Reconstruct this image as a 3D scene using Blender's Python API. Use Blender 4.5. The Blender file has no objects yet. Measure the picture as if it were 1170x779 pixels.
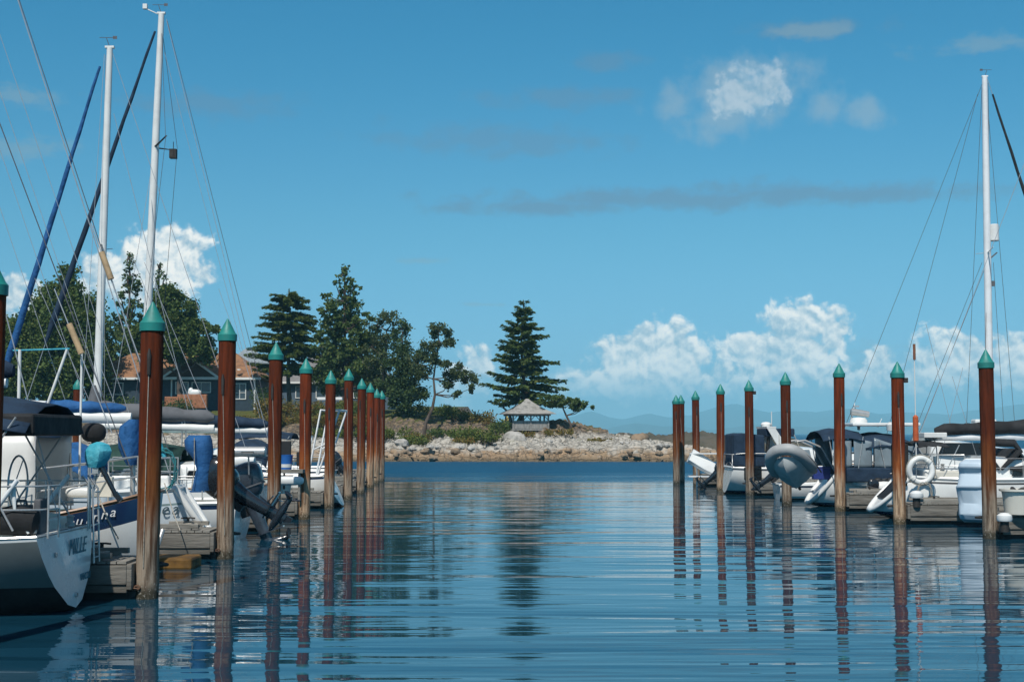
import bpy, math, random
from mathutils import Vector, Matrix, noise as mnoise
SC = bpy.context.scene
COL = SC.collection
R = math.radians

# ------------------------------------------------------------------ camera
FPX, CX, CY, HZ, CAMZ = 1625.0, 585.0, 389.5, 495.0, 2.6
PITCH = math.atan((HZ - CY) / FPX)
cam_d = bpy.data.cameras.new('camera')
cam = bpy.data.objects.new('camera', cam_d)
COL.objects.link(cam)
cam.location = (0, 0, CAMZ)
cam.rotation_euler = (R(90) + PITCH, 0, 0)
cam_d.sensor_width = 36.0
cam_d.sensor_fit = 'HORIZONTAL'
cam_d.lens = 36.0 * FPX / 1170.0
cam_d.clip_end = 40000
cam_d.clip_start = 0.1
SC.camera = cam
SC.cycles.use_denoising = True
SC.cycles.max_bounces = 6
SC.cycles.volume_bounces = 0
SC.cycles.transparent_max_bounces = 12
SC.cycles.caustics_reflective = False
SC.cycles.caustics_refractive = False
SC.cycles.sample_clamp_indirect = 4.0
SC.view_settings.view_transform = 'Standard'
SC.view_settings.look = 'None'
SC.view_settings.exposure = -0.02
SC.view_settings.gamma = 1.0
SC.view_settings.use_curve_mapping = False

def at(px, py, d):
    """point of the place seen at photo position (px, py) at distance d along the channel"""
    a = (px - CX) / FPX; b = (CY - py) / FPX
    y = math.cos(PITCH) - b * math.sin(PITCH)
    z = math.sin(PITCH) + b * math.cos(PITCH)
    return Vector((a / y * d, d, CAMZ + z / y * d))

# ------------------------------------------------------------------ sky
SUN_EL, SUN_AZ = R(53), R(194)          # azimuth measured clockwise from +Y
sun_vec = Vector((math.sin(SUN_AZ) * math.cos(SUN_EL), math.cos(SUN_AZ) * math.cos(SUN_EL), math.sin(SUN_EL)))
CLOUD_SHADE, CLOUD_LIT = (0.44, 0.66, 0.80, 1), (1.42, 1.37, 1.26, 1)
W = bpy.data.worlds.new('World'); SC.world = W; W.use_nodes = True
W.cycles.sampling_method = 'MANUAL'; W.cycles.sample_map_resolution = 256
WT = W.node_tree; WT.nodes.clear()

class E:
    """tiny expression wrapper round shader sockets"""
    def __init__(s, t, sock): s.t = t; s.s = sock
    def m(s, op, *o, clamp=False):
        n = s.t.nodes.new('ShaderNodeMath'); n.operation = op; n.use_clamp = clamp
        for i, v in enumerate((s,) + o):
            if isinstance(v, E): s.t.links.new(v.s, n.inputs[i])
            else: n.inputs[i].default_value = v
        return E(s.t, n.outputs[0])
    def __add__(s, o): return s.m('ADD', o)
    def __sub__(s, o): return s.m('SUBTRACT', o)
    def __mul__(s, o): return s.m('MULTIPLY', o)
    def __truediv__(s, o): return s.m('DIVIDE', o)
    def clamp(s): return s.m('ADD', 0.0, clamp=True)
    def step(s, a, b, lo=0.0, hi=1.0):
        n = s.t.nodes.new('ShaderNodeMapRange'); n.interpolation_type = 'SMOOTHSTEP'
        n.inputs[1].default_value = a; n.inputs[2].default_value = b
        n.inputs[3].default_value = lo; n.inputs[4].default_value = hi
        s.t.links.new(s.s, n.inputs[0]); return E(s.t, n.outputs[0])

def node(t, kind, ins={}, **kw):
    n = t.nodes.new(kind)
    for k, v in kw.items(): setattr(n, k, v)
    for k, v in ins.items():
        if isinstance(v, E): t.links.new(v.s, n.inputs[k])
        elif hasattr(v, 'is_linked'): t.links.new(v, n.inputs[k])
        else: n.inputs[k].default_value = v
    return n

def mixc(t, f, a, b, mode='MIX'):
    n = t.nodes.new('ShaderNodeMix'); n.data_type = 'RGBA'; n.blend_type = mode
    for i, v in ((0, f), (6, a), (7, b)):
        if isinstance(v, E): t.links.new(v.s, n.inputs[i])
        elif hasattr(v, 'is_linked'): t.links.new(v, n.inputs[i])
        else: n.inputs[i].default_value = v
    return n.outputs[2]

sky = WT.nodes.new('ShaderNodeTexSky'); sky.sky_type = 'NISHITA'; sky.sun_disc = False
sky.sun_elevation = SUN_EL; sky.sun_rotation = SUN_AZ
sky.altitude = 0; sky.air_density = 1.0; sky.dust_density = 0.35; sky.ozone_density = 2.0
tc = WT.nodes.new('ShaderNodeTexCoord')
sep = node(WT, 'ShaderNodeSeparateXYZ', {0: tc.outputs['Generated']})
dx, dy, dz = (E(WT, sep.outputs[i]) for i in range(3))
az = dx.m('ARCTAN2', dy)
el = dz.m('ARCTAN2', (dx * dx + dy * dy).m('SQRT'))
K = FPX / 100.0
u = az * K; v = el * K
def uv(px, py):
    a = at(px, py, 1.0) - Vector((0, 0, CAMZ))
    return math.atan2(a.x, a.y) * K, math.atan2(a.z, math.hypot(a.x, a.y)) * K
tintv = mixc(WT, v.step(-0.6, 2.6), (0.42, 0.72, 1.30, 1), (0.46, 0.99, 1.15, 1))
tintv = mixc(WT, v.step(1.5, 5.0), tintv, (0.26, 1.01, 1.20, 1))
tintv = mixc(WT, v.step(6.5, 11.0), tintv, (1.0, 1.02, 0.95, 1))    # sky above the view kept nearly untinted, added to neutralise the ambient light
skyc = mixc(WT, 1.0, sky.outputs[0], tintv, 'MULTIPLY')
P0 = node(WT, 'ShaderNodeCombineXYZ', {0: u, 1: v, 2: 0.0}).outputs[0]

def noise(t, vec, scale, detail=6, rough=0.55, dist=0.0, col=False):
    n = node(t, 'ShaderNodeTexNoise', {'Vector': vec, 'Scale': scale, 'Detail': detail, 'Roughness': rough, 'Distortion': dist}, noise_dimensions='2D' if t is WT else '3D')
    return n.outputs['Color'] if col else E(t, n.outputs[0])
def vmath(t, op, *a, **kw):
    n = t.nodes.new('ShaderNodeVectorMath'); n.operation = op
    for i, v_ in enumerate(a):
        if hasattr(v_, 'is_linked'): t.links.new(v_, n.inputs[i])
        elif isinstance(v_, (int, float)): n.inputs[3 if op == 'SCALE' else i].default_value = v_
        else: n.inputs[i].default_value = v_
    return n

# cumulus lumps: photo position and radius in photo pixels
LUMPS = [(762,394,26),(736,398,22),(712,402,20),(692,408,13),(788,402,16),(722,424,28),(752,424,30),(692,434,19),(780,424,20),(668,436,15),(800,412,9),
         (888,370,17),(915,368,21),(944,372,18),(962,376,11),(905,392,24),(872,402,22),(846,400,18),(826,402,11),(925,408,24),(900,418,20),(952,394,15),(880,424,18),(935,424,14),
         (176,296,28),(205,290,24),(227,288,13),(150,314,26),(118,318,22),(205,318,20),(232,310,12),(10,338,20),(36,350,18),
         (1062,381,9),(1088,400,19),(1112,408,18),(1064,410,16),(1150,402,17),(1006,422,18),(1165,424,20),(1040,430,18),(1130,430,20),(990,436,14),(1090,428,16),
         (545,418,17),(530,438,20),(515,452,18),(648,440,13),(640,452,16),(840,106,20),(862,112,17),(884,98,17),(850,94,14),(868,98,14),(824,118,13),(820,436,15),(850,440,16),(965,434,13)]
def lump_field(P):
    f = None
    for (x, y, r) in LUMPS:
        cu, cv = uv(x, y); k = 100.0 / r
        q = vmath(WT, 'SUBTRACT', P, (cu, cv, 0)).outputs[0]
        l = vmath(WT, 'LENGTH', q).outputs['Value']
        d = E(WT, l) * (-0.55) + r / 100.0 * 0.68
        f = d if f is None else f.m('SMOOTH_MAX', d, 0.035)
    return f
def cloud_puff(P):
    w = noise(WT, P, 3.0, 2, 0.5, col=True)
    w = vmath(WT, 'SUBTRACT', w, (0.5, 0.5, 0.5)).outputs[0]
    Pw = vmath(WT, 'ADD', P, vmath(WT, 'MULTIPLY', w, (0.22, 0.18, 0)).outputs[0]).outputs[0]
    vo = node(WT, 'ShaderNodeTexVoronoi', {'Vector': Pw, 'Scale': 5.0, 'Detail': 2.0, 'Roughness': 0.5}, feature='F1', voronoi_dimensions='2D')
    vo.normalize = True
    return Pw, E(WT, vo.outputs['Distance']) * -0.36 + 0.14 + (noise(WT, P, 8.0, 5, 0.6) - 0.5) * 0.16
Pw0, g0 = cloud_puff(P0)
Pw1, g1 = cloud_puff(vmath(WT, 'ADD', P0, (0.030, 0.060, 0)).outputs[0])
lf = lump_field(Pw0)
h0 = lf * 1.5 + g0 * lf.step(-0.14, 0.02, 0.15, 1.0)
dens = h0.step(-0.02, 0.11)
base = v.step(uv(700, 470)[1], uv(700, 395)[1], 0.0, 1.0)
lit = ((g0 - g1) * 3.2 + 0.56 - lf * 0.45 + (noise(WT, P0, 2.2, 4, 0.55) - 0.5) * 1.1).clamp()
tint = mixc(WT, lit.step(0.05, 0.9), CLOUD_SHADE, CLOUD_LIT)
dens = dens * base.step(0.0, 0.75, 0.45, 0.98)
# thin stuff: wisps, grey streak, pale layer low over the horizon
PS = vmath(WT, 'MULTIPLY', P0, (0.55, 2.6, 1)).outputs[0]
n1 = noise(WT, PS, 1.3, 6, 0.6)
def band(px, py, rx, ry):
    cu, cv = uv(px, py)
    q = vmath(WT, 'MULTIPLY', vmath(WT, 'SUBTRACT', P0, (cu, cv, 0)).outputs[0], (100 / rx, 100 / ry, 0)).outputs[0]
    return (E(WT, vmath(WT, 'LENGTH', q).outputs['Value']) * -1.0 + 1.0)
n2 = noise(WT, vmath(WT, 'MULTIPLY', P0, (1.0, 1.9, 1)).outputs[0], 2.4, 7, 0.62)
n3 = noise(WT, P0, 2.3, 6, 0.58)
def streak(bs, amp, nn=None, k_=2.6):
    f = None
    for b in bs:
        d = band(*b); f = d if f is None else f.m('SMOOTH_MAX', d, 0.2)
    return ((f * 1.1) + ((nn or n2) - 0.5) * k_).step(0.0, 1.0) * amp
grey = streak([(790,228,360,17),(620,237,190,12),(980,222,240,16),(860,222,90,22),(740,230,70,18)], 0.66, None, 1.9)
grey2 = streak([(250,120,130,20),(640,112,130,16),(540,160,150,26),(690,70,60,18),(930,34,90,16),(620,165,120,20)], 0.42, None, 2.2)
pale = streak([(1150,48,110,14),(20,168,80,18),(30,110,50,14),(930,36,60,12),(480,298,40,5),(555,348,36,4),(1000,430,240,34),(760,462,260,18)], 0.42)
soft = streak([(850,108,105,52),(846,104,52,36),(882,98,32,28),(772,118,34,36),(942,116,36,34),(988,128,40,22),(830,134,70,34)], 0.40, n3, 2.0)
lowl = v.step(uv(700, 500)[1], uv(700, 415)[1], 1.0, 0.0) * n1.step(0.25, 0.70) * 0.75
c = mixc(WT, lowl, skyc, (4.3, 6.3, 7.3, 1))
c = mixc(WT, grey, c, (1.75, 3.15, 4.6, 1))
c = mixc(WT, grey2, c, (1.75, 3.15, 4.6, 1))
c = mixc(WT, pale, c, (3.3, 4.7, 5.3, 1))
c = mixc(WT, soft, c, (4.9, 6.0, 6.4, 1))
dens = dens * v.step(uv(700, 220)[1], uv(700, 170)[1], 1.0, 0.27)
tint10 = mixc(WT, 1.0, tint, (10.0, 10.0, 10.0, 1), 'MULTIPLY')
c = mixc(WT, dens, c, tint10)
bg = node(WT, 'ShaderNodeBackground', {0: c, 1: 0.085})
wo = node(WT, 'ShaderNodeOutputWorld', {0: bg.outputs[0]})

# ------------------------------------------------------------------ sun
sd = bpy.data.lights.new('sun', 'SUN'); sd.energy = 4.4; sd.angle = R(0.53); sd.color = (1.0, 0.955, 0.88)
sun = bpy.data.objects.new('sun', sd); COL.objects.link(sun)
sun.location = (60, -20, 120)
sun.rotation_euler = (-sun_vec).to_track_quat('-Z', 'Y').to_euler()

# ------------------------------------------------------------------ helpers
rnd = random.Random(7)

def lin(c):
    return tuple(((x / 255.0 + 0.055) / 1.055) ** 2.4 if x > 10 else x / 255.0 / 12.92 for x in c) + (1,)

MATS = {}
def mat(name, col, rough=0.5, metal=0.0, var=0.12, scale=3.0, bump=0.0, bscale=40.0, col2=None, stretch=(1, 1, 1), spec=0.5, coat=0.0):
    """procedural paint / cloth / metal with mottling and fine bump"""
    if name in MATS: return MATS[name]
    m = bpy.data.materials.new(name); m.use_nodes = True
    t = m.node_tree; p = t.nodes['Principled BSDF']
    tcn = t.nodes.new('ShaderNodeTexCoord')
    mp = vmath(t, 'MULTIPLY', tcn.outputs['Object'], stretch).outputs[0]
    n = noise(t, mp, scale, 6, 0.62)
    c1 = (col[0], col[1], col[2], 1)
    c2 = tuple(col2) + (1,) if col2 else tuple(max(0, x * (1 - 2.2 * var)) for x in col[:3]) + (1,)
    t.links.new(mixc(t, n.step(0.38, 0.72), c1, c2), p.inputs['Base Color'])
    p.inputs['Roughness'].default_value = rough; p.inputs['Metallic'].default_value = metal
    p.inputs['Specular IOR Level'].default_value = spec
    p.inputs['Coat Weight'].default_value = coat
    if rough > 0.12:
        t.links.new((n.step(0.3, 0.7) * 0.16 + (rough - 0.08)).s, p.inputs['Roughness'])
    if bump > 0:
        b = node(t, 'ShaderNodeBump', {'Height': noise(t, mp, bscale, 4, 0.6), 'Strength': 1.0, 'Distance': bump})
        t.links.new(b.outputs[0], p.inputs['Normal'])
    MATS[name] = m
    return m

class MB:
    """collects shapes for ONE mesh object"""
    def __init__(s): s.v = []; s.f = []; s.mi = []
    def add(s, vs, fs, mi=0):
        o = len(s.v); s.v += [tuple(x) for x in vs]
        for f in fs: s.f.append([i + o for i in f]); s.mi.append(mi)
    def box(s, c, sz, rot=None, mi=0, taper=(1, 1)):
        hx, hy, hz = sz[0] / 2, sz[1] / 2, sz[2] / 2
        vs = []
        for z in (-1, 1):
            k = taper if z > 0 else (1, 1)
            for x, y in ((-1, -1), (1, -1), (1, 1), (-1, 1)): vs.append(Vector((x * hx * k[0], y * hy * k[1], z * hz)))
        if rot is not None:
            M = rot if isinstance(rot, Matrix) else Matrix.Rotation(rot, 3, 'Z')
            vs = [M @ v_ for v_ in vs]
        vs = [v_ + Vector(c) for v_ in vs]
        s.add(vs, [(3, 2, 1, 0), (4, 5, 6, 7), (0, 1, 5, 4), (1, 2, 6, 5), (2, 3, 7, 6), (3, 0, 4, 7)], mi)
        return s
    def tube(s, pts, r, n=8, mi=0, caps=True, flat=1.0):
        pts = [Vector(p) for p in pts]; m = len(pts)
        rs = r if isinstance(r, (list, tuple)) else [r] * m
        T = [(pts[min(i + 1, m - 1)] - pts[max(i - 1, 0)]).normalized() for i in range(m)]
        ref = Vector((0, 0, 1)) if abs(T[0].z) < 0.9 else Vector((0, 1, 0))
        vs = []
        A = T[0].cross(ref).normalized()
        for i in range(m):
            A = (A - T[i] * A.dot(T[i])).normalized(); B = T[i].cross(A)
            for k in range(n):
                a = 2 * math.pi * k / n
                vs.append(pts[i] + (A * math.cos(a) + B * math.sin(a) * flat) * rs[i])
        fs = []
        for i in range(m - 1):
            for k in range(n):
                fs.append((i * n + k, i * n + (k + 1) % n, (i + 1) * n + (k + 1) % n, (i + 1) * n + k))
        if caps: fs += [tuple(range(n))[::-1], tuple((m - 1) * n + k for k in range(n))]
        s.add(vs, fs, mi); return s
    def lathe(s, prof, n=16, c=(0, 0, 0), M=None, mi=0):
        vs = []; fs = []
        for (r, z) in prof:
            for k in range(n):
                a = 2 * math.pi * k / n
                p = Vector((r * math.cos(a), r * math.sin(a), z))
                vs.append((M @ p if M else p) + Vector(c))
        for i in range(len(prof) - 1):
            for k in range(n):
                fs.append((i * n + k, i * n + (k + 1) % n, (i + 1) * n + (k + 1) % n, (i + 1) * n + k))
        fs += [tuple(range(n))[::-1], tuple((len(prof) - 1) * n + k for k in range(n))]
        s.add(vs, fs, mi); return s
    def ell(s, c, r, n=16, m=10, M=None, mi=0, e=1.0):
        vs = []; fs = []
        def pw(x): return math.copysign(abs(x) ** e, x)
        for j in range(m + 1):
            b = -math.pi / 2 + math.pi * j / m
            for k in range(n):
                a = 2 * math.pi * k / n
                p = Vector((r[0] * pw(math.cos(b)) * pw(math.cos(a)), r[1] * pw(math.cos(b)) * pw(math.sin(a)), r[2] * pw(math.sin(b))))
                vs.append((M @ p if M else p) + Vector(c))
        for j in range(m):
            for k in range(n): fs.append((j * n + k, j * n + (k + 1) % n, (j + 1) * n + (k + 1) % n, (j + 1) * n + k))
        s.add(vs, fs, mi); return s
    def loft(s, secs, closed=False, cap0=False, cap1=False, mi=0, rowmi=None):
        n = len(secs[0]); vs = [p for sec in secs for p in sec]; o = len(s.v)
        s.v += [tuple(p) for p in vs]
        kk = n if closed else n - 1
        for i in range(len(secs) - 1):
            for k in range(kk):
                s.f.append([o + i * n + k, o + i * n + (k + 1) % n, o + (i + 1) * n + (k + 1) % n, o + (i + 1) * n + k])
                s.mi.append(rowmi[k] if rowmi else mi)
        if cap0: s.f.append([o + k for k in range(n)][::-1]); s.mi.append(mi)
        if cap1: s.f.append([o + (len(secs) - 1) * n + k for k in range(n)]); s.mi.append(mi)
        return s
    def prism(s, poly, axis, a, b, mi=0):
        """polygon in the plane across axis ('x','y','z') extruded from a to b"""
        def put(p, t):
            return {'x': (t, p[0], p[1]), 'y': (p[0], t, p[1]), 'z': (p[0], p[1], t)}[axis]
        n = len(poly)
        s.add([put(p, a) for p in poly] + [put(p, b) for p in poly],
              [tuple(range(n)), tuple(range(2 * n - 1, n - 1, -1))] + [(k, n + k, n + (k + 1) % n, (k + 1) % n) for k in range(n)], mi)
        return s
    def xf(s, M, i0=0):
        s.v[i0:] = [tuple(M @ Vector(p)) for p in s.v[i0:]]; return s
    def build(s, name, mats, parent=None, smooth=None, bevel=0.0, loc=None, solid=0.0):
        me = bpy.data.meshes.new(name)
        me.from_pydata(s.v, [], s.f)
        mats = mats if isinstance(mats, (list, tuple)) else [mats]
        for m in mats: me.materials.append(m)
        me.polygons.foreach_set('material_index', s.mi)
        import bmesh
        bm = bmesh.new(); bm.from_mesh(me); bmesh.ops.recalc_face_normals(bm, faces=bm.faces)
        bm.to_mesh(me); bm.free()
        if smooth is not None:
            me.polygons.foreach_set('use_smooth', [True] * len(me.polygons))
            me.set_sharp_from_angle(angle=R(smooth))
        me.update()
        o = bpy.data.objects.new(name, me); COL.objects.link(o)
        if solid:
            md = o.modifiers.new('solid', 'SOLIDIFY'); md.thickness = solid; md.offset = 0
        if bevel:
            md = o.modifiers.new('bevel', 'BEVEL'); md.width = bevel; md.segments = 2; md.limit_method = 'ANGLE'; md.angle_limit = R(40)
        if parent: o.parent = parent
        if loc is not None: o.location = loc
        return o

def tag(o, label=None, cat=None, group=None, kind=None):
    if label: o['label'] = label
    if cat: o['category'] = cat
    if group: o['group'] = group
    if kind: o['kind'] = kind
    return o
def thing(name, label, cat, loc=(0, 0, 0), rz=0.0, group=None):
    o = bpy.data.objects.new(name, None); COL.objects.link(o)
    o.location = loc; o.rotation_euler = (0, 0, rz); o.empty_display_size = 0.2
    return tag(o, label, cat, group)
def copy_tree(o, parent=None):
    c_ = o.copy(); COL.objects.link(c_)
    if parent: c_.parent = parent
    for ch in list(o.children): copy_tree(ch, c_)
    return c_
def fbm(x, y, z=0.0, o=4):
    return mnoise.fractal(Vector((x, y, z)), 1.0, 2.0, o)

# ------------------------------------------------------------------ water
def make_water():
    m = bpy.data.materials.new('sea_water'); m.use_nodes = True
    t = m.node_tree; p = t.nodes['Principled BSDF']
    tcn = t.nodes.new('ShaderNodeTexCoord'); po = tcn.outputs['Object']
    sp = node(t, 'ShaderNodeSeparateXYZ', {0: po}); yy = E(t, sp.outputs[1]); xx = E(t, sp.outputs[0])
    # wind patch outside the marina mouth
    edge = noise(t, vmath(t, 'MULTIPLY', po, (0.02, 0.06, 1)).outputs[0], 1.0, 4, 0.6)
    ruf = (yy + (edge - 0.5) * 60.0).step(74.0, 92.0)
    def wav(sx, sy, detail, rough, dist=0.0):
        return noise(t, vmath(t, 'MULTIPLY', po, (sx, sy, 1)).outputs[0], 1.0, detail, rough, dist)
    h = (wav(0.16, 1.15, 2, 0.45, 0.25) - 0.5) * 0.030
    h = h + (wav(0.07, 0.42, 1, 0.4) - 0.5) * 0.050
    h = h + (wav(0.55, 4.2, 2, 0.5) - 0.5) * 0.0036
    calm = noise(t, vmath(t, 'MULTIPLY', po, (0.03, 0.09, 1)).outputs[0], 1.0, 3, 0.5).step(0.35, 0.65, 0.55, 1.25)
    h = h * calm
    h = h + (wav(1.6, 2.6, 3, 0.6) - 0.5) * ruf * 0.34
    b = node(t, 'ShaderNodeBump', {'Height': h, 'Strength': 1.0, 'Distance': 1.0})
    t.links.new(b.outputs[0], p.inputs['Normal'])
    t.links.new(mixc(t, ruf, (0.006, 0.044, 0.076, 1), (0.006, 0.075, 0.150, 1)), p.inputs['Base Color'])    # bluer base on the ruffled patch, painting in the sky it reflects
    p.inputs['IOR'].default_value = 1.333
    t.links.new((ruf * 0.40 + 0.025).s, p.inputs['Roughness'])
    b_ = MB(); ys = [-60, 0, 60, 120, 250, 600, 1500, 4000, 9000, 15000]
    xs = [-14000, -5000, -1500, -400, -100, 0, 100, 400, 1500, 5000, 14000]
    vs = [(x, y, 0) for y in ys for x in xs]; n = len(xs)
    b_.add(vs, [(j * n + i, j * n + i + 1, (j + 1) * n + i + 1, (j + 1) * n + i) for j in range(len(ys) - 1) for i in range(n - 1)])
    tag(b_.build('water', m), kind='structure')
make_water()

# ------------------------------------------------------------------ land
def interp(tab, x):
    if x <= tab[0][0]: return tab[0][1]
    for (a, p), (b, q) in zip(tab, tab[1:]):
        if x <= b: k = (x - a) / (b - a); return p + (q - p) * k
    return tab[-1][1]
HMAX = [(-200, 6.0), (-30, 5.6), (-12.5, 4.8), (-6, 4.8), (-3.4, 4.3), (-1.0, 3.2), (3, 3.1), (5.6, 3.9), (8.2, 2.9), (10.8, 2.35), (13.4, 1.65), (16, 1.05), (18.5, 0.65), (21.0, 0.25), (23, -0.6), (30, -1.5)]
PROF = [(-6, -1.2), (-1, -0.3), (0, 0.02), (1.2, 0.55), (3, 1.05), (6, 1.5), (10, 1.95), (14, 2.5), (16, 3.3), (19, 4.4), (24, 5.0), (60, 6.4), (140, 9.0)]
def shore_y(x):
    return 131.5 + 1.6 * fbm(x * 0.12, 3.1) + 0.9 * fbm(x * 0.5, 7.7) + 0.5 * fbm(x * 1.8, 2.7) + (0 if x > -20 else 0)
def land_z(x, y, rough=True):
    s_ = y - shore_y(x)
    z = interp(PROF, s_); hm = interp(HMAX, x)
    kx = min(1, max(0, (x + 8) / 9))                  # 0 on the lawn side, 1 out on the point
    if z > hm: z = hm + (z - hm) * ((0.7 if s_ > 24 else 0.25) * (1 - kx) + 0.10 * kx)
    if s_ > 26: z -= (s_ - 26) * 0.12 * kx
    if rough and -1.5 < s_ < 34 :
        k = min(1, max(0, (s_ + 1.3) / 1.4)) * (1.0 if s_ < 15 else max(0.12, kx, 1 - (s_ - 15) / 6))
        d, pts = mnoise.voronoi(Vector((x * 0.30 + 0.5 * fbm(x * .3, y * .3), y * 0.5, z * 0.5)))
        cell = mnoise.cell(pts[0] * 7.3)
        d2, p2 = mnoise.voronoi(Vector((x * 1.35, y * 1.5, 4.0)))
        cell2 = mnoise.cell(p2[0] * 5.1)
        z += k * (0.85 * (cell - 0.45) * min(1, (d[1] - d[0]) * 5) + 0.34 * (cell2 - 0.5) * min(1, (d2[1] - d2[0]) * 5) + 0.16 * fbm(x * 1.7, y * 1.7))
    return z
def land_mat():
    m = bpy.data.materials.new('shore_rock_and_grass'); m.use_nodes = True
    t = m.node_tree; p = t.nodes['Principled BSDF']
    g = t.nodes.new('ShaderNodeNewGeometry')
    po = t.nodes.new('ShaderNodeTexCoord').outputs['Object']
    z = E(t, node(t, 'ShaderNodeSeparateXYZ', {0: po}).outputs[2])
    x = E(t, node(t, 'ShaderNodeSeparateXYZ', {0: po}).outputs[0])
    y = E(t, node(t, 'ShaderNodeSeparateXYZ', {0: po}).outputs[1])
    na = noise(t, po, 0.55, 6, 0.65); nb = noise(t, po, 2.6, 6, 0.7); nc = noise(t, po, 9.0, 4, 0.6)
    ochre = mixc(t, nb.step(0.35, 0.7), (0.38, 0.265, 0.165, 1), (0.23, 0.165, 0.105, 1))
    white = mixc(t, nb.step(0.35, 0.68), (0.50, 0.465, 0.405, 1), (0.28, 0.26, 0.225, 1))
    zz = z + (na - 0.5) * 2.4 + (nb - 0.5) * 0.8
    rock = mixc(t, zz.step(0.55, 1.35), ochre, white)
    rock = mixc(t, (z + (nb - 0.5) * 1.3 + (nc - 0.5) * 0.4).step(0.06, 0.55, 0.78, 0.0), rock, (0.10, 0.083, 0.055, 1))
    brown = mixc(t, nb.step(0.4, 0.62), (0.24, 0.17, 0.11, 1), (0.10, 0.085, 0.07, 1))
    rock = mixc(t, zz.step(2.2, 2.9), rock, brown)
    wp = vmath(t, 'ADD', vmath(t, 'MULTIPLY', po, (0.55, 0.7, 2.2)).outputs[0], vmath(t, 'SCALE', noise(t, po, 0.9, 4, 0.6, col=True), 1.3).outputs[0]).outputs[0]
    vor = node(t, 'ShaderNodeTexVoronoi', {'Vector': wp, 'Scale': 0.9}, feature='DISTANCE_TO_EDGE')
    crack = E(t, vor.outputs['Distance'])
    rock = mixc(t, crack.step(0.0, 0.06, 0.55, 0.0), rock, (0.05, 0.045, 0.04, 1))
    grass = mixc(t, nb.step(0.3, 0.7), (0.055, 0.085, 0.018, 1), (0.13, 0.115, 0.035, 1))
    nz = E(t, node(t, 'ShaderNodeSeparateXYZ', {0: g.outputs['True Normal']}).outputs[2])
    gm = (z + (na - 0.5) * 1.4).step(3.35, 3.9) * nz.step(0.72, 0.88) 
    moss = (z + (na - 0.5) * 2.2).step(1.9, 2.4) * na.step(0.52, 0.62) * nz.step(0.6, 0.8)
    col = mixc(t, gm.m('MAXIMUM', moss * 0.8), rock, grass)
    t.links.new(col, p.inputs['Base Color']); p.inputs['Roughness'].default_value = 0.9
    p.inputs['Specular IOR Level'].default_value = 0.2
    b = node(t, 'ShaderNodeBump', {'Height': nb * 0.5 + nc * 0.3 + crack.step(0, 0.1) * 0.4, 'Strength': 1.0, 'Distance': 0.16})
    t.links.new(b.outputs[0], p.inputs['Normal'])
    return m
LAND = land_mat()
def make_land():
    def axis(segs):
        out = [segs[0][0]]
        for a, b, st in segs:
            n = max(1, round((b - a) / st)); out += [a + (b - a) * (i + 1) / n for i in range(n)]
        return out
    xs = axis([(-300, -100, 8), (-100, -45, 1.2), (-45, -16, 0.45), (-16, 24, 0.2), (24, 34, 1)])
    ys = axis([(124, 128, 1), (128, 152, 0.22), (152, 170, 0.8), (170, 260, 5)])
    b = MB(); n = len(xs)
    b.add([(x, y, land_z(x, y)) for y in ys for x in xs],
          [(j * n + i, j * n + i + 1, (j + 1) * n + i + 1, (j + 1) * n + i) for j in range(len(ys) - 1) for i in range(n - 1)])
    tag(b.build('rocky_shore', LAND, smooth=28), kind='structure')
make_land()

def islet_mat():
    return mat('islet_rock', (0.10, 0.085, 0.06), 0.95, var=0.3, scale=0.35, col2=(0.05, 0.05, 0.03), bump=0.2, bscale=1.2)
def make_islet():
    b = MB(); nx, ny = 120, 24
    vs = []
    for j in range(ny + 1):
        for i in range(nx + 1):
            x = 14 + 32 * i / nx; y = 205 + 26 * j / ny
            e_ = min(1, max(0, (46 - x) / 8)) ** 0.6 * min(1, (x - 13) / 2) ; f_ = max(0.0, math.sin(math.pi * j / ny)) ** 0.5
            z = (2.7 + 0.7 * fbm(x * .16, 2.2)) * e_ * f_ + 0.7 * fbm(x * .5, y * .5) * f_ - 0.35
            vs.append((x, y, z))
    n = nx + 1
    b.add(vs, [(j * n + i, j * n + i + 1, (j + 1) * n + i + 1, (j + 1) * n + i) for j in range(ny) for i in range(nx)])
    tag(b.build('distant_islet', islet_mat(), smooth=50), kind='structure')
make_islet()

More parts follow.
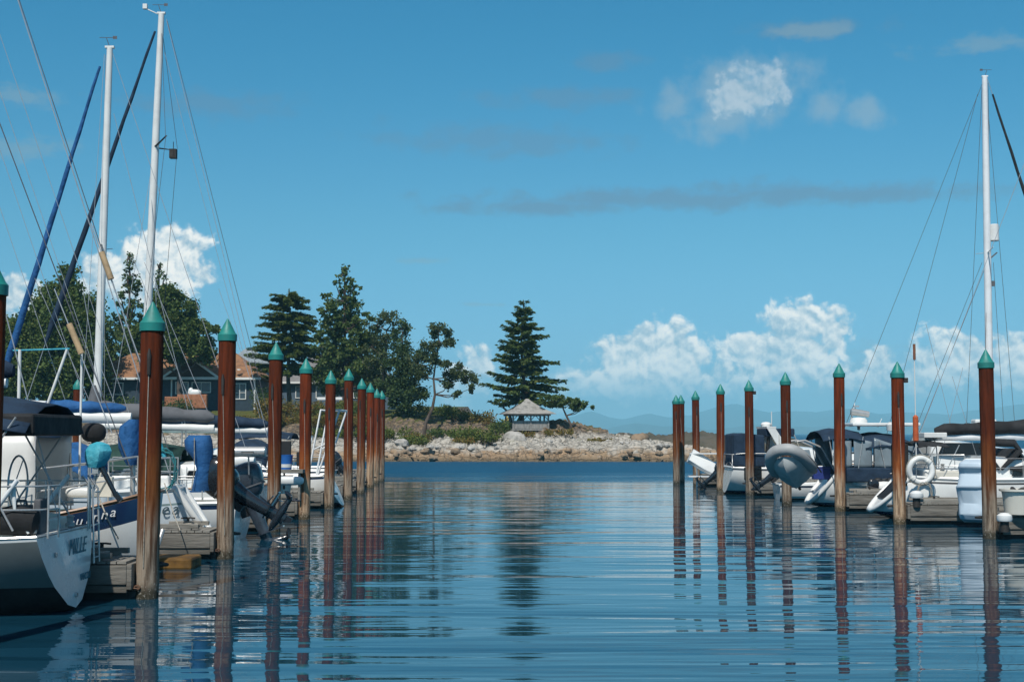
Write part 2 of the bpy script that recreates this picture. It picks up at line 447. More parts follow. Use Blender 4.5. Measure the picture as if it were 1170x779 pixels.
def make_mountains():
    mm = mat('mountain_forest', (0.035, 0.05, 0.03), 0.95, var=0.3, scale=0.002, col2=(0.06, 0.065, 0.05))
    def ridge(name, tab, d, depth, seed):
        b = MB(); nx, ny = 260, 20; vs = []
        x0, x1 = (430 - CX) / FPX * d, (1500 - CX) / FPX * d
        for j in range(ny + 1):
            for i in range(nx + 1):
                x = x0 + (x1 - x0) * i / nx
                px = CX + x / d * FPX
                top = at(px, interp(tab, px), d).z
                k = max(0.0, math.sin(math.pi * j / ny))
                y = d + (j / ny - 0.5) * depth
                z = top * k ** 0.8 * (1 + 0.25 * (1 - k) * fbm(x * .0016, y * .0016, seed)) + k * 14 * fbm(x * .003, y * .002, seed) - 3
                vs.append((x, y, z))
        n = nx + 1
        b.add(vs, [(j * n + i, j * n + i + 1, (j + 1) * n + i + 1, (j + 1) * n + i) for j in range(ny) for i in range(nx)])
        tag(b.build(name, mm, smooth=60), kind='structure')
    ridge('far_mountains', [(430, 484), (500, 480), (560, 484), (620, 480), (655, 476), (672, 470), (692, 478), (712, 480), (738, 473), (760, 477), (785, 475), (808, 468), (832, 461), (850, 466), (872, 471), (905, 469),
                            (930, 471), (955, 467), (990, 473), (1030, 471), (1080, 475), (1110, 470), (1140, 466), (1160, 461), (1185, 459), (1230, 460), (1300, 464), (1400, 470), (1500, 480)], 9000, 3000, 1.0)
    ridge('near_mountains', [(430, 492), (640, 493), (690, 490), (725, 484), (770, 487), (800, 490), (860, 486), (900, 488), (1000, 485), (1080, 489), (1170, 487), (1300, 490), (1500, 492)], 6500, 1500, 5.0)
make_mountains()

# air: pale haze round the whole place
def make_haze():
    m = bpy.data.materials.new('haze_air'); m.use_nodes = True
    t = m.node_tree; t.nodes.clear()
    pv = node(t, 'ShaderNodeVolumePrincipled', {'Color': (0.34, 0.78, 1.0, 1), 'Density': HAZE_DENSITY, 'Anisotropy': -0.35})
    node(t, 'ShaderNodeOutputMaterial', {'Volume': pv.outputs[0]})
    b = MB(); b.box((0, 5200, 124), (30000, 10600, 250))
    o = b.build('haze', m); tag(o, kind='stuff')
HAZE_DENSITY = 0.00019
make_haze()

# ------------------------------------------------------------------ mooring piles
def pile_mat():
    m = bpy.data.materials.new('rusted_pile_steel'); m.use_nodes = True
    t = m.node_tree; p = t.nodes['Principled BSDF']
    po = t.nodes.new('ShaderNodeTexCoord').outputs['Object']
    rn = t.nodes.new('ShaderNodeObjectInfo').outputs['Random']
    off = node(t, 'ShaderNodeCombineXYZ', {0: E(t, rn) * 37.0, 1: E(t, rn) * 11.0, 2: 0.0}).outputs[0]
    ps = vmath(t, 'ADD', vmath(t, 'MULTIPLY', po, (7, 7, 0.55)).outputs[0], off).outputs[0]
    pb = vmath(t, 'ADD', vmath(t, 'MULTIPLY', po, (2, 2, 1.3)).outputs[0], off).outputs[0]
    z = E(t, node(t, 'ShaderNodeSeparateXYZ', {0: po}).outputs[2])
    ns = noise(t, ps, 2.2, 6, 0.6); nb = noise(t, pb, 1.6, 6, 0.65)
    up = mixc(t, ns.step(0.32, 0.7), (0.115, 0.025, 0.009, 1), (0.050, 0.013, 0.006, 1))
    mid = mixc(t, ns.step(0.35, 0.7), (0.19, 0.066, 0.020, 1), (0.085, 0.028, 0.011, 1))
    low = mixc(t, ns.step(0.36, 0.66), (0.31, 0.25, 0.19, 1), (0.085, 0.058, 0.040, 1))
    zz = z + (nb - 0.5) * 0.9 + (E(t, rn) - 0.5) * 0.5
    zl = z + (ns - 0.5) * 1.3 + (nb - 0.5) * 0.6
    c_ = mixc(t, zz.step(1.6, 2.7), mid, up)
    c_ = mixc(t, zl.step(0.65, 1.7, 1, 0), c_, low)
    c_ = mixc(t, (z + (ns - 0.5) * 0.35).step(0.08, 0.26, 0.85, 0), c_, (0.022, 0.024, 0.016, 1))
    barn = noise(t, po, 26.0, 3, 0.7).step(0.56, 0.66) * (z + (nb - 0.5) * 0.5).step(0.12, 0.75, 1.0, 0.0)
    c_ = mixc(t, barn * 0.7, c_, (0.40, 0.38, 0.33, 1))
    c_ = mixc(t, E(t, rn).step(0.45, 1.0), c_, mixc(t, 1.0, c_, (1.75, 1.5, 1.25, 1), 'MULTIPLY'))
    t.links.new(c_, p.inputs['Base Color']); p.inputs['Roughness'].default_value = 0.85
    p.inputs['Specular IOR Level'].default_value = 0.12
    b = node(t, 'ShaderNodeBump', {'Height': ns * 0.6 + nb * 0.4, 'Strength': 0.8, 'Distance': 0.02})
    t.links.new(b.outputs[0], p.inputs['Normal'])
    return m
PILE = pile_mat()
CAPM = mat('teal_cap_plastic', (0.012, 0.22, 0.19), 0.5, var=0.14, scale=4, col2=(0.02, 0.16, 0.14))
ROPE = mat('weathered_rope', (0.40, 0.37, 0.31), 0.9, var=0.2, scale=20)
IRON = mat('dark_iron', (0.03, 0.026, 0.022), 0.7, var=0.2, scale=8)
LEFT_PILES = [(-21, 735, 295), (168, 683, 345), (257, 638, 364), (312.5, 607, 391), (347.5, 593, 409), (376, 581, 423), (397.5, 571, 421), (412, 564, 432), (423, 557.5, 437), (429.5, 552.5, 444), (435.5, 550, 446)]
RIGHT_PILES = [(1131.5, 615, 399), (1028, 598.6, 413), (960, 584, 415), (899, 577, 425), (857, 566, 434), (823.5, 561, 438.5), (796, 555, 446), (778.5, 551.5, 451), (773, 553, 451)]
LLAB = ['teal capped rust red mooring pile cut off by the left edge',
        'nearest whole rust pile on the left, in front of the navy striped sailboat stern',
        'second thickest whole teal capped pile on the left, crossing the big blue covered outboard',
        'teal capped left pile just behind the propeller of the big tilted outboard',
        'teal capped pile between the dark outboard motors and the pale aluminium arch',
        'teal capped pile standing left beside the white arch of the workboat',
        'tall teal capped pile in the left row just right of the workboat arch',
        'teal capped left row pile with a gap of shore on both sides',
        'fourth pile from the far end of the left row, against the bank',
        'second last pile of the left row, touching the farthest one',
        'farthest pile of the left row, beside open water and the rocky shore']
RLAB = ['nearest and thickest pile of the right row, beside the upright pale blue dinghy',
        'rust pile crossing the stern of the white sailboat with the life ring',
        'orange rust pile of the right row in front of the navy topped cruiser',
        'dark pile of the right row partly hidden by the hanging grey inflatable',
        'pile left of the hanging inflatable, with a small dark bracket on its side',
        'right row pile at the stern of the small white motorboat with navy canvas',
        'slim right row pile beside the small tipped white skiff',
        'right one of the touching pair of piles at the far right end',
        'left one of the touching pair of piles at the far right end']
def pile(i, px, base, tip, side, lab):
    d = None
    lo, hi = 10.0, 200.0
    for _ in range(50):
        mid = (lo + hi) / 2
        if at(px, base, mid).z < 0: hi = mid
        else: lo = mid
    d = lo
    b = at(px, base, d); top = at(px, tip, d).z
    r = 0.180
    root = thing('mooring_pile', lab, 'mooring pile', (b.x, d, 0), rnd.uniform(-3, 3), 'teal capped mooring piles along the channel')
    root.rotation_euler.x = R(rnd.uniform(-.35, .35)); root.rotation_euler.y = R(rnd.uniform(-.35, .35))
    shaft = MB(); zt = top - 0.42
    prof = [(r, -1.5)] + [(r * (1 + 0.012 * rnd.uniform(-1, 1)), z_ * zt / 12) for z_ in range(13)]
    shaft.lathe(prof, 20).build('shaft', PILE, root, smooth=40)
    c_ = MB(); c_.lathe([(r + 0.022, zt - 0.05), (r + 0.024, zt + 0.08), (r * 0.93, zt + 0.12), (r * 0.52, zt + 0.27), (r * 0.2, zt + 0.375), (0.012, top)], 20)
    c_.build('cap', CAPM, root, smooth=35)
    a = -root.rotation_euler.z
    def loc(dx, dy): return Vector((dx * math.cos(a) - dy * math.sin(a), dx * math.sin(a) + dy * math.cos(a), 0))
    if i > 0:
        l_ = MB(); q = loc(rnd.uniform(-.06, .06), -r - 0.012); q2 = loc(rnd.uniform(-.03, .1), -r - 0.016)
        zk = zt - rnd.uniform(0.5, 1.1)
        l_.tube([q + Vector((0, 0, zk)), (q + q2) / 2 + Vector((0, 0, zk * .6 + .2)), q2 + Vector((0, 0, 0.5))], 0.007, 6)
        l_.build('hanging_line', ROPE, root, smooth=60)
        k_ = MB(); k_.tube([q + Vector((0, 0, zk - .22)), q + Vector((0, 0, zk + 0.1)), q + Vector((0.0, 0, zk + 0.2))], [0.03, 0.035, 0.012], 8)
        k_.build('line_cleat', IRON, root, smooth=50)
    if (side > 0 and i in (1, 4)):
        k_ = MB(); q = loc(r + 0.05, 0); k_.box((q.x, q.y, zt - 0.12), (0.12, 0.16, 0.14), -root.rotation_euler.z); k_.build('bracket', IRON, root, bevel=0.01)
    return root
PL = [pile(i, *p_, -1, LLAB[i]) for i, p_ in enumerate(LEFT_PILES)]
PR = [pile(i, *p_, 1, RLAB[i]) for i, p_ in enumerate(RIGHT_PILES)]

# ------------------------------------------------------------------ vegetation
def leaf_mat(name, c1, c2, c3):
    if name in MATS: return MATS[name]
    m = bpy.data.materials.new(name); m.use_nodes = True
    t = m.node_tree; t.nodes.clear()
    g = t.nodes.new('ShaderNodeNewGeometry')
    po = t.nodes.new('ShaderNodeTexCoord').outputs['Object']
    rp = E(t, g.outputs['Random Per Island'])
    n = noise(t, po, 0.55, 4, 0.6)
    c = mixc(t, (rp * 0.75 + n * 0.6 - 0.2).clamp(), c1 + (1,), c2 + (1,))
    c = mixc(t, rp.step(0.86, 0.97), c, c3 + (1,))
    d = node(t, 'ShaderNodeBsdfPrincipled', {'Base Color': c, 'Roughness': 0.65, 'Specular IOR Level': 0.25})
    tr = node(t, 'ShaderNodeBsdfTranslucent', {'Color': c})
    mx = node(t, 'ShaderNodeMixShader', {0: 0.33, 1: d.outputs[0], 2: tr.outputs[0]})
    node(t, 'ShaderNodeOutputMaterial', {0: mx.outputs[0]})
    MATS[name] = m; return m
FIR = leaf_mat('fir_needles', (0.037, 0.074, 0.026), (0.084, 0.133, 0.038), (0.136, 0.167, 0.049))
FIR2 = leaf_mat('fir_needles_green', (0.059, 0.107, 0.029), (0.126, 0.175, 0.046), (0.209, 0.235, 0.065))
CEDAR = leaf_mat('cedar_fronds', (0.054, 0.094, 0.019), (0.132, 0.167, 0.031), (0.202, 0.217, 0.048))
OAK = leaf_mat('oak_leaves', (0.054, 0.088, 0.032), (0.115, 0.146, 0.055), (0.188, 0.196, 0.082))
BROAD = leaf_mat('broad_leaves', (0.054, 0.099, 0.026), (0.130, 0.180, 0.042), (0.209, 0.235, 0.065))
HEDGE = leaf_mat('hedge_leaves', (0.13, 0.13, 0.03), (0.28, 0.20, 0.05), (0.30, 0.14, 0.04))
SHRUB = leaf_mat('shrub_leaves', (0.078, 0.123, 0.022), (0.171, 0.203, 0.042), (0.264, 0.217, 0.060))
BARK = mat('grey_brown_bark', (0.115, 0.085, 0.065), 0.95, var=0.25, scale=3, bump=0.05, bscale=6, stretch=(1, 1, 0.3))
PALEWOOD = mat('bleached_dead_wood', (0.30, 0.26, 0.22), 0.9, var=0.2, scale=3)

def quad(b, p, d, w, up=None):
    """a leaf spray: a kinked pair of faces from p along d"""
    d = Vector(d); s_ = d.cross(Vector(up) if up else Vector((rnd.uniform(-1, 1), rnd.uniform(-1, 1), rnd.uniform(-1, 1))))
    if s_.length < 1e-5: s_ = Vector((1, 0, 0))
    s_ = s_.normalized() * w; p = Vector(p); q = p + d * 0.55; e_ = p + d
    k = s_.cross(d).normalized() * w * 0.3
    b.add([p, q - s_ + k, q + s_ + k, e_], [(0, 1, 2), (1, 3, 2)])

def conifer(name, label, base, h, r, leaf, seed, zlow=0.12, droop=0.25, whorls=26, per=6, density=1.0, power=0.85, spray=0.45, ragged=0.3, top=1.0, lean=0.0, group=None, up=0.0):
    R_ = random.Random(seed)
    root = thing(name, label, 'tree', base, 0, group)
    tk = MB(); rb = h * 0.016 + 0.06
    def ax(z): return Vector((lean * (z / h) ** 1.6 * h + 0.12 * math.sin(z * 0.7 + seed), 0.1 * math.sin(z * .5 + seed * 2), z))
    tk.tube([ax(h * k / 14) if k else Vector((0, 0, -0.6)) for k in range(15)], [rb * (1 - k / 14.6) + 0.015 for k in range(15)], 8)
    fo = MB()
    for w in range(whorls):
        fz = zlow + (1 - zlow) * ((w + R_.uniform(0, .7)) / whorls)
        z0_ = h * min(fz, 0.985); zs_ = h * (1 - zlow) / whorls * (0.9 if whorls > 12 else 0.12)
        L0 = r * max(0.02, (1 - (fz - zlow) / (1 - zlow) * top)) ** power
        a0 = R_.uniform(0, 6.28)
        for k in range(per):
            a = a0 + 6.283 * k / per + R_.uniform(-.35, .35)
            L = L0 * R_.uniform(1 - ragged, 1.08) + 0.12; z = min(h * 0.985, z0_ + R_.uniform(-.5, .5) * zs_)
            if R_.random() < ragged * 0.35: L *= 0.55
            o = ax(z); pts = []
            u_ = up * (fz - zlow)
            for j in range(6):
                q = j / 5
                pts.append(o + Vector((math.cos(a) * L * q, math.sin(a) * L * q, L * (u_ * q - droop * q + 0.22 * droop * q ** 3 * 2 + 0.05 * math.sin(q * 5 + a)))))
            if L > 0.8: tk.tube([pts[0], pts[2], pts[4]], [0.018 + L * 0.008, 0.012 + L * 0.004, 0.006], 5)
            nsp = max(5, int(L * 16 * density))
            for q in range(nsp):
                fq = 0.12 + 0.88 * (q / nsp)
                jj = min(4, int(fq * 5)); p = pts[jj].lerp(pts[jj + 1], fq * 5 - jj)
                for side in (-1, 1):
                    ln = spray * R_.uniform(0.6, 1.25) * (1 - 0.45 * fq) * min(1, 0.4 + L * 0.4)
                    aa = a + side * R_.uniform(0.35, 1.2)
                    d = Vector((math.cos(aa) * ln, math.sin(aa) * ln, ln * R_.uniform(-0.45 - droop, 0.12)))
                    quad(fo, p + Vector((0, 0, R_.uniform(-.16, .10))), d, ln * 0.22, (0, 0, 1) if R_.random() < .6 else None)
    for q in range(14):
        quad(fo, ax(h * (0.95 + 0.05 * q / 14)), (R_.uniform(-.14, .14), R_.uniform(-.14, .14), 0.22), 0.05)
    tk.build('trunk', BARK, root, smooth=60)
    fo.build('crown', leaf, root)
    return root

def clump_tree(name, label, base, trunk, blobs, leaf, seed, n=9000, size=0.30, tr=0.22, bark=None, cat='tree', group=None, hang=0.0, fat=1.0):
    blobs = [(x, y, z, rx * fat, rz * fat) for (x, y, z, rx, rz) in blobs]; n = int(n * fat ** 2.5)
    """trunk: polyline relative to base; blobs: (x, y, z, rx, rz) leaf masses carried on limbs"""
    R_ = random.Random(seed); root = thing(name, label, cat, base, 0, group)
    tk = MB(); m = len(trunk)
    tk.tube(trunk, [tr * (1 - 0.75 * i / max(1, m - 1)) for i in range(m)], 8)
    fo = MB(); tot = sum(b[3] ** 2 * b[4] for b in blobs)
    for (x, y, z, rx, rz) in blobs:
        c = Vector((x, y, z))
        best = min((Vector(p) for p in trunk), key=lambda p: (p - c).length + max(0, p.z - c.z) * 2)
        mid = best.lerp(c, 0.5) + Vector((R_.uniform(-.2, .2), R_.uniform(-.2, .2), -0.12 * (c - best).length))
        tk.tube([best, mid, c], [tr * 0.42, tr * 0.28, tr * 0.1], 6)
        subs = []
        for k in range(max(4, int(rx * 7))):
            v_ = Vector((R_.gauss(0, 1), R_.gauss(0, 1), R_.gauss(0, 1))).normalized() * R_.uniform(0.35, 0.95) ** 0.6
            subs.append((c + Vector((v_.x * rx, v_.y * rx, v_.z * rz)), R_.uniform(0.22, 0.48) * min(rx, rz * 1.3)))
            if k < 5: tk.tube([c, subs[-1][0]], [tr * 0.09, tr * 0.03], 4)
        cnt = int(n * rx * rx * rz / tot)
        for k in range(cnt):
            sc, sr = R_.choice(subs)
            v_ = Vector((R_.gauss(0, 1), R_.gauss(0, 1), R_.gauss(0, 1))).normalized() * R_.uniform(0.2, 1.0) ** 0.5 * sr * (1.9 if R_.random() < .3 else 1)
            ln = size * R_.uniform(0.5, 1.2)
            d = Vector((R_.uniform(-1, 1), R_.uniform(-1, 1), R_.uniform(-.7, .7) - hang)).normalized() * ln
            quad(fo, sc + v_, d, ln * 0.42)
    tk.build('trunk', bark or BARK, root, smooth=60)
    fo.build('crown', leaf, root)
    return root

def pine(name, label, base, h, r, leaf, seed, n=16000, z0=0.16, power=0.7, size=0.34, blobs=46, lean=0.0, flat=0.42):
    R_ = random.Random(seed); bl = []
    for k in range(blobs):
        f = z0 + (1 - z0) * ((k + R_.random()) / blobs)
        env = r * (1 - (f - z0) / (1 - z0) * 0.96) ** power * R_.uniform(0.75, 1.12)
        a = k * 2.399 + R_.uniform(-.5, .5); q = R_.uniform(0.35, 0.78) if f < 0.93 else 0.1
        rx = max(0.35, env * R_.uniform(0.30, 0.46))
        bl.append((math.cos(a) * env * q + lean * f * h, math.sin(a) * env * q, f * h - 0.25 * env * q, rx, max(0.3, rx * flat * R_.uniform(.8, 1.3))))
    tr = [(lean * f * h + 0.1 * math.sin(f * 6 + seed), 0, f * h) for f in (-0.04, .15, .35, .55, .75, .97)]
    return clump_tree(name, label, base, tr, bl, leaf, seed, n=n, size=size, tr=0.012 * h + 0.08, hang=0.35)

def ground(px, py, d):
    p = at(px, py, d); return Vector((p.x, d, land_z(p.x, d, False)))
def pxm(d): return FPX / d      # photo pixels per metre

# the lone fir on the point
b0 = ground(597, 490, 150)
conifer('fir_tree', 'tall lone dark fir rising behind the gazebo on the point', b0, at(597, 343, 150).z - b0.z, 5.1, FIR2, 11, zlow=0.20, droop=0.10, whorls=19, per=6, density=2.1, power=0.66, spray=0.72, ragged=0.62, up=0.34)
# small leaning pine
b0 = ground(652, 486, 147)
clump_tree('leaning_pine', 'small leaning pine on the mound right of the gazebo', b0, [(0.2, 0, -0.4), (0.0, 0, 0.6), (-0.45, 0, 1.5), (-0.8, 0.1, 2.3), (-0.9, 0, 3.0)],
           [(-1.0, 0, 2.9, 1.0, 0.45), (0.0, 0.2, 2.75, 1.0, 0.42), (0.9, 0, 2.5, 1.0, 0.36), (1.6, .1, 2.35, 0.7, 0.26), (-2.3, -0.2, 3.1, 0.9, 0.4), (-0.5, 0, 3.3, 0.7, 0.3), (0.5, 0, 3.1, .6, .26)], FIR2, 5, n=4600, size=0.24, tr=0.16)
# dead snag
b0 = ground(581, 486, 150); sn = MB()
sn.tube([(0.3, 0, -0.6), (0.25, 0, 0.9), (-0.1, 0, 1.6), (-0.5, 0, 1.95), (-0.4, 0, 2.6), (-0.8, 0, 3.1), (-1.15, 0, 3.2)], [0.17, 0.14, 0.12, 0.11, 0.09, 0.06, 0.03], 7)
sn.tube([(-0.5, 0, 1.95), (-0.95, 0, 2.1)], [0.07, 0.02], 6)
o_ = sn.build('dead_snag', mat('dark_dead_wood', (0.09, 0.065, 0.05), 0.9), smooth=60, loc=b0); tag(o_, 'bare twisted dead tree stump left of the gazebo roof', 'dead tree')

# garry oak with the curved trunk
b0 = ground(484, 482, 146)
clump_tree('oak_tree', 'slender airy oak with a curved bare trunk at the edge of the bank', b0,
           [(0, 0, -0.5), (0.25, 0, 1.2), (0.9, 0, 2.6), (1.15, 0, 4.0), (1.0, 0, 5.6), (1.2, 0, 7.2), (1.6, 0, 9.4)],
           [(1.6, 0, 10.6, 1.15, 0.75), (2.3, 0.2, 9.5, 1.0, 0.7), (0.7, 0, 9.4, 1.0, 0.8), (0.6, 0, 7.6, 1.0, 0.8), (2.3, -.4, 7.4, 0.9, 0.6), (3.3, 0, 6.4, 1.3, 0.75), (4.6, 0.2, 5.7, 1.1, 0.65), (2.6, 0.3, 5.2, 1.0, 0.5), (-0.3, 0.3, 6.3, 1.0, 0.7), (-1.2, 0, 7.3, 0.9, 0.8), (5.0, 0, 4.7, 0.7, 0.4), (3.6, 0, 4.0, 0.7, 0.4)],
           OAK, 21, n=8500, size=0.26, tr=0.20)
# dark pair
b0 = ground(462, 470, 151)
clump_tree('dark_oak', 'dark dense narrow oak just left of the slender curved one', b0,
           [(0, 0, -0.5), (0.1, 0, 3), (-0.2, 0, 6), (-0.3, 0, 8.6)],
           [(-0.4, 0, 9.2, 0.8, 1.0), (-0.2, 0, 7.6, 1.3, 1.0), (0.6, 0, 6.2, 1.7, 1.1), (-0.9, 0, 5.4, 1.5, 1.1), (0.9, 0, 4.2, 1.9, 1.1), (-0.9, 0, 3.4, 1.7, 1.1), (0.2, 0, 2.3, 2.2, 1.0), (1.7, 0, 2.3, 1.4, 0.8), (0.0, 0, 0.9, 2.0, 0.8)],
           FIR, 22, n=12000, size=0.28, tr=0.26, fat=1.0)
b0 = ground(436, 468, 155)
clump_tree('oak_tree', 'open crowned oak between the tall fir and the dark narrow oak', b0,
           [(0, 0, -0.5), (0.1, 0, 3), (0.4, 0, 6), (0.5, 0, 9)],
           [(0.9, 0, 10.2, 1.5, 0.8), (-0.6, 0, 9.6, 1.2, 0.8), (2.1, 0, 9.1, 1.1, 0.7), (0.4, 0, 8.2, 1.4, 0.8), (-1.2, 0, 7.2, 1.3, 0.8), (1.8, 0, 6.9, 1.2, 0.8), (-0.2, 0, 5.6, 1.8, 0.9), (1.9, 0, 4.9, 1.3, 0.8), (-1.6, 0, 4.6, 1.4, 0.8), (0.4, 0, 3.3, 2.2, 1.0), (-1.2, 0, 2.0, 1.8, .9)],
           OAK, 23, n=9500, size=0.27, tr=0.26, fat=.96)
# tall fir and cedar by the grey house
b0 = ground(392, 466, 158)
pine('fir_tree', 'broad tall fir, highest of the trees beside the grey roofed house', b0, at(390, 303, 158).z - b0.z, 5.0, FIR2, 31, n=26000, z0=0.2, power=0.55, blobs=60, lean=0.01)
b0 = ground(330, 466, 160)
conifer('cedar_tree', 'yellow green layered cedar with drooping tiers between the two houses', b0, at(337, 331, 160).z - b0.z, 5.0, CEDAR, 33, zlow=0.32, droop=0.16, whorls=13, per=11, density=2.4, power=0.42, spray=0.6, ragged=0.22, top=0.96)
# left group
b0 = ground(72, 462, 160)
clump_tree('broad_tree', 'wide bushy dark tree at far left behind the two furled forestays', b0,
           [(0, 0, -0.5), (0.2, 0, 4), (0.0, 0, 8), (0.1, 0, 13)],
           [(0.1, 0, 15.6, 0.9, 1.0), (-0.7, 0, 14.3, 1.2, 0.9), (1.0, 0, 14.0, 1.2, 0.9), (-1.4, 0, 12.6, 1.7, 1.2), (1.7, 0, 12.2, 1.7, 1.2), (0.2, 0, 12.0, 1.8, 1.3), (-3.0, 0, 10.4, 2.0, 1.3), (2.6, 0, 10.0, 2.0, 1.4), (0, -1, 9.4, 2.4, 1.6), (-4.4, 0, 8.4, 2.1, 1.4), (3.3, 0, 7.6, 2.0, 1.5), (-1.8, -1, 7.2, 2.5, 1.6), (-5.2, 0, 6.0, 2.2, 1.5), (2.0, -1, 5.4, 2.4, 1.6), (-3, -1, 4.0, 2.6, 1.6), (3.2, 0, 3.4, 2.0, 1.3), (-5.6, 0, 3.4, 2.0, 1.4), (-.5, -1, 2.5, 2.4, 1.3)],
           BROAD, 41, n=34000, size=0.40, tr=0.4, fat=1.22)
b0 = ground(10, 462, 168)
clump_tree('broad_tree', 'lower bushy tree at the left edge of the place, beside the wide dark tree', b0,
           [(0, 0, -0.5), (0.2, 0, 4), (0.0, 0, 8)],
           [(0, 0, 9.6, 2.2, 1.3), (-2, 0, 8.2, 2.4, 1.5), (2, 0, 7.6, 2.2, 1.5), (0, -1, 6.0, 2.6, 1.6), (-2.6, 0, 4.4, 2.6, 1.6), (2.4, 0, 4.2, 2.4, 1.5), (0, -1, 2.4, 2.8, 1.5)], BROAD, 42, n=16000, size=0.42, tr=0.35, fat=1.2)
b0 = ground(146, 462, 175)
pine('fir_tree', 'narrow topped fir just right of the bare white mast with the blue furled sail', b0, at(146, 286, 175).z - b0.z, 4.6, FIR2, 43, n=24000, z0=0.08, power=0.8, blobs=60)
b0 = ground(180, 462, 176)
pine('fir_tree', 'pointed green fir behind the tall mast with the black furled sail', b0, at(178, 299, 176).z - b0.z, 5.2, FIR2, 44, n=26000, z0=0.08, power=0.9, blobs=64)
b0 = ground(206, 462, 158)
clump_tree('broad_tree', 'spreading tree overhanging the orange tiled roof, with a long branch to the right', b0,
           [(0, 0, -0.5), (-0.2, 0, 4), (-0.4, 0, 8), (-1.0, 0, 11)],
           [(-1.2, 0, 12.6, 1.2, 1.0), (-2.2, 0, 11.2, 1.5, 1.1), (0.0, 0, 11.0, 1.4, 0.9), (-1.0, 0, 9.4, 2.0, 1.2), (1.6, 0, 9.4, 1.3, 0.6), (3.1, 0, 9.0, 1.1, 0.35), (4.3, 0, 8.9, 0.8, 0.22), (1.4, 0, 7.6, 1.6, 0.9), (2.3, 0, 6.3, 1.2, 0.8), (-2.6, 0, 8.0, 1.8, 1.1), (-2.6, 0, 6.2, 1.3, .9), (-0.6, -.5, 6.6, 1.5, .9), (-4.6, 0, 8.6, 1.4, .9)],
           BROAD, 45, n=26000, size=0.38, tr=0.34, fat=1.2)
# shrubs and hedge
def shrub(name, label, px, py, d, w, h, leaf, seed, n, cat='shrub', group=None, depth=None):
    R_ = random.Random(seed); b0 = ground(px, py, d); b0.z = land_z(b0.x, d, False) - 0.1
    root = thing(name, label, cat, b0, 0, group); fo = MB(); st = MB(); dp = depth or w * 0.6
    lumps = [(R_.uniform(-.5, .5) * w * .8, R_.uniform(-.5, .5) * dp, R_.uniform(.45, .8) * h, R_.uniform(.5, .8) * h * .55) for _ in range(max(4, int(w / h * 5)))]
    for lx, ly, lz, lr in lumps: st.tube([(0, 0, -0.3), (lx * .6, ly * .6, 0.05), (lx, ly, lz)], [0.03, 0.025, 0.01], 5)
    for k in range(n):
        lx, ly, lz, lr = R_.choice(lumps)
        v_ = Vector((R_.gauss(0, 1), R_.gauss(0, 1), R_.gauss(0, 1))).normalized() * lr * R_.uniform(.3, 1) ** .5
        z = max(0.03, lz + v_.z - R_.random() * lz * 0.7)
        ln = 0.22 * R_.uniform(.5, 1.2)
        quad(fo, (lx + v_.x * 1.3, ly + v_.y, z), Vector((R_.uniform(-1, 1), R_.uniform(-1, 1), R_.uniform(-.2, 1))).normalized() * ln, ln * .4)
    st.build('stem', BARK, root, smooth=60); fo.build('foliage', leaf, root)
    return root
shrub('garden_hedge', 'long yellow and rust tinted hedge in front of the navy blue house', 360, 470, 151, 15.0, 1.7, HEDGE, 1, 7000, 'hedge', depth=1.6)
shrub('slope_growth', 'rust and yellow growth covering the slope below the long hedge', 350, 482, 147, 17.0, 1.3, HEDGE, 3, 7000, 'shrub', depth=2.6)
shrub('slope_growth', 'green growth low on the slope behind the arch of the workboat', 392, 492, 143.5, 7.0, 0.9, SHRUB, 4, 2600, 'shrub', depth=2.0)
shrub('garden_hedge', 'green clipped hedge below the grey roofed house', 395, 468, 150, 7.0, 1.6, SHRUB, 2, 2600, 'hedge', depth=1.6)
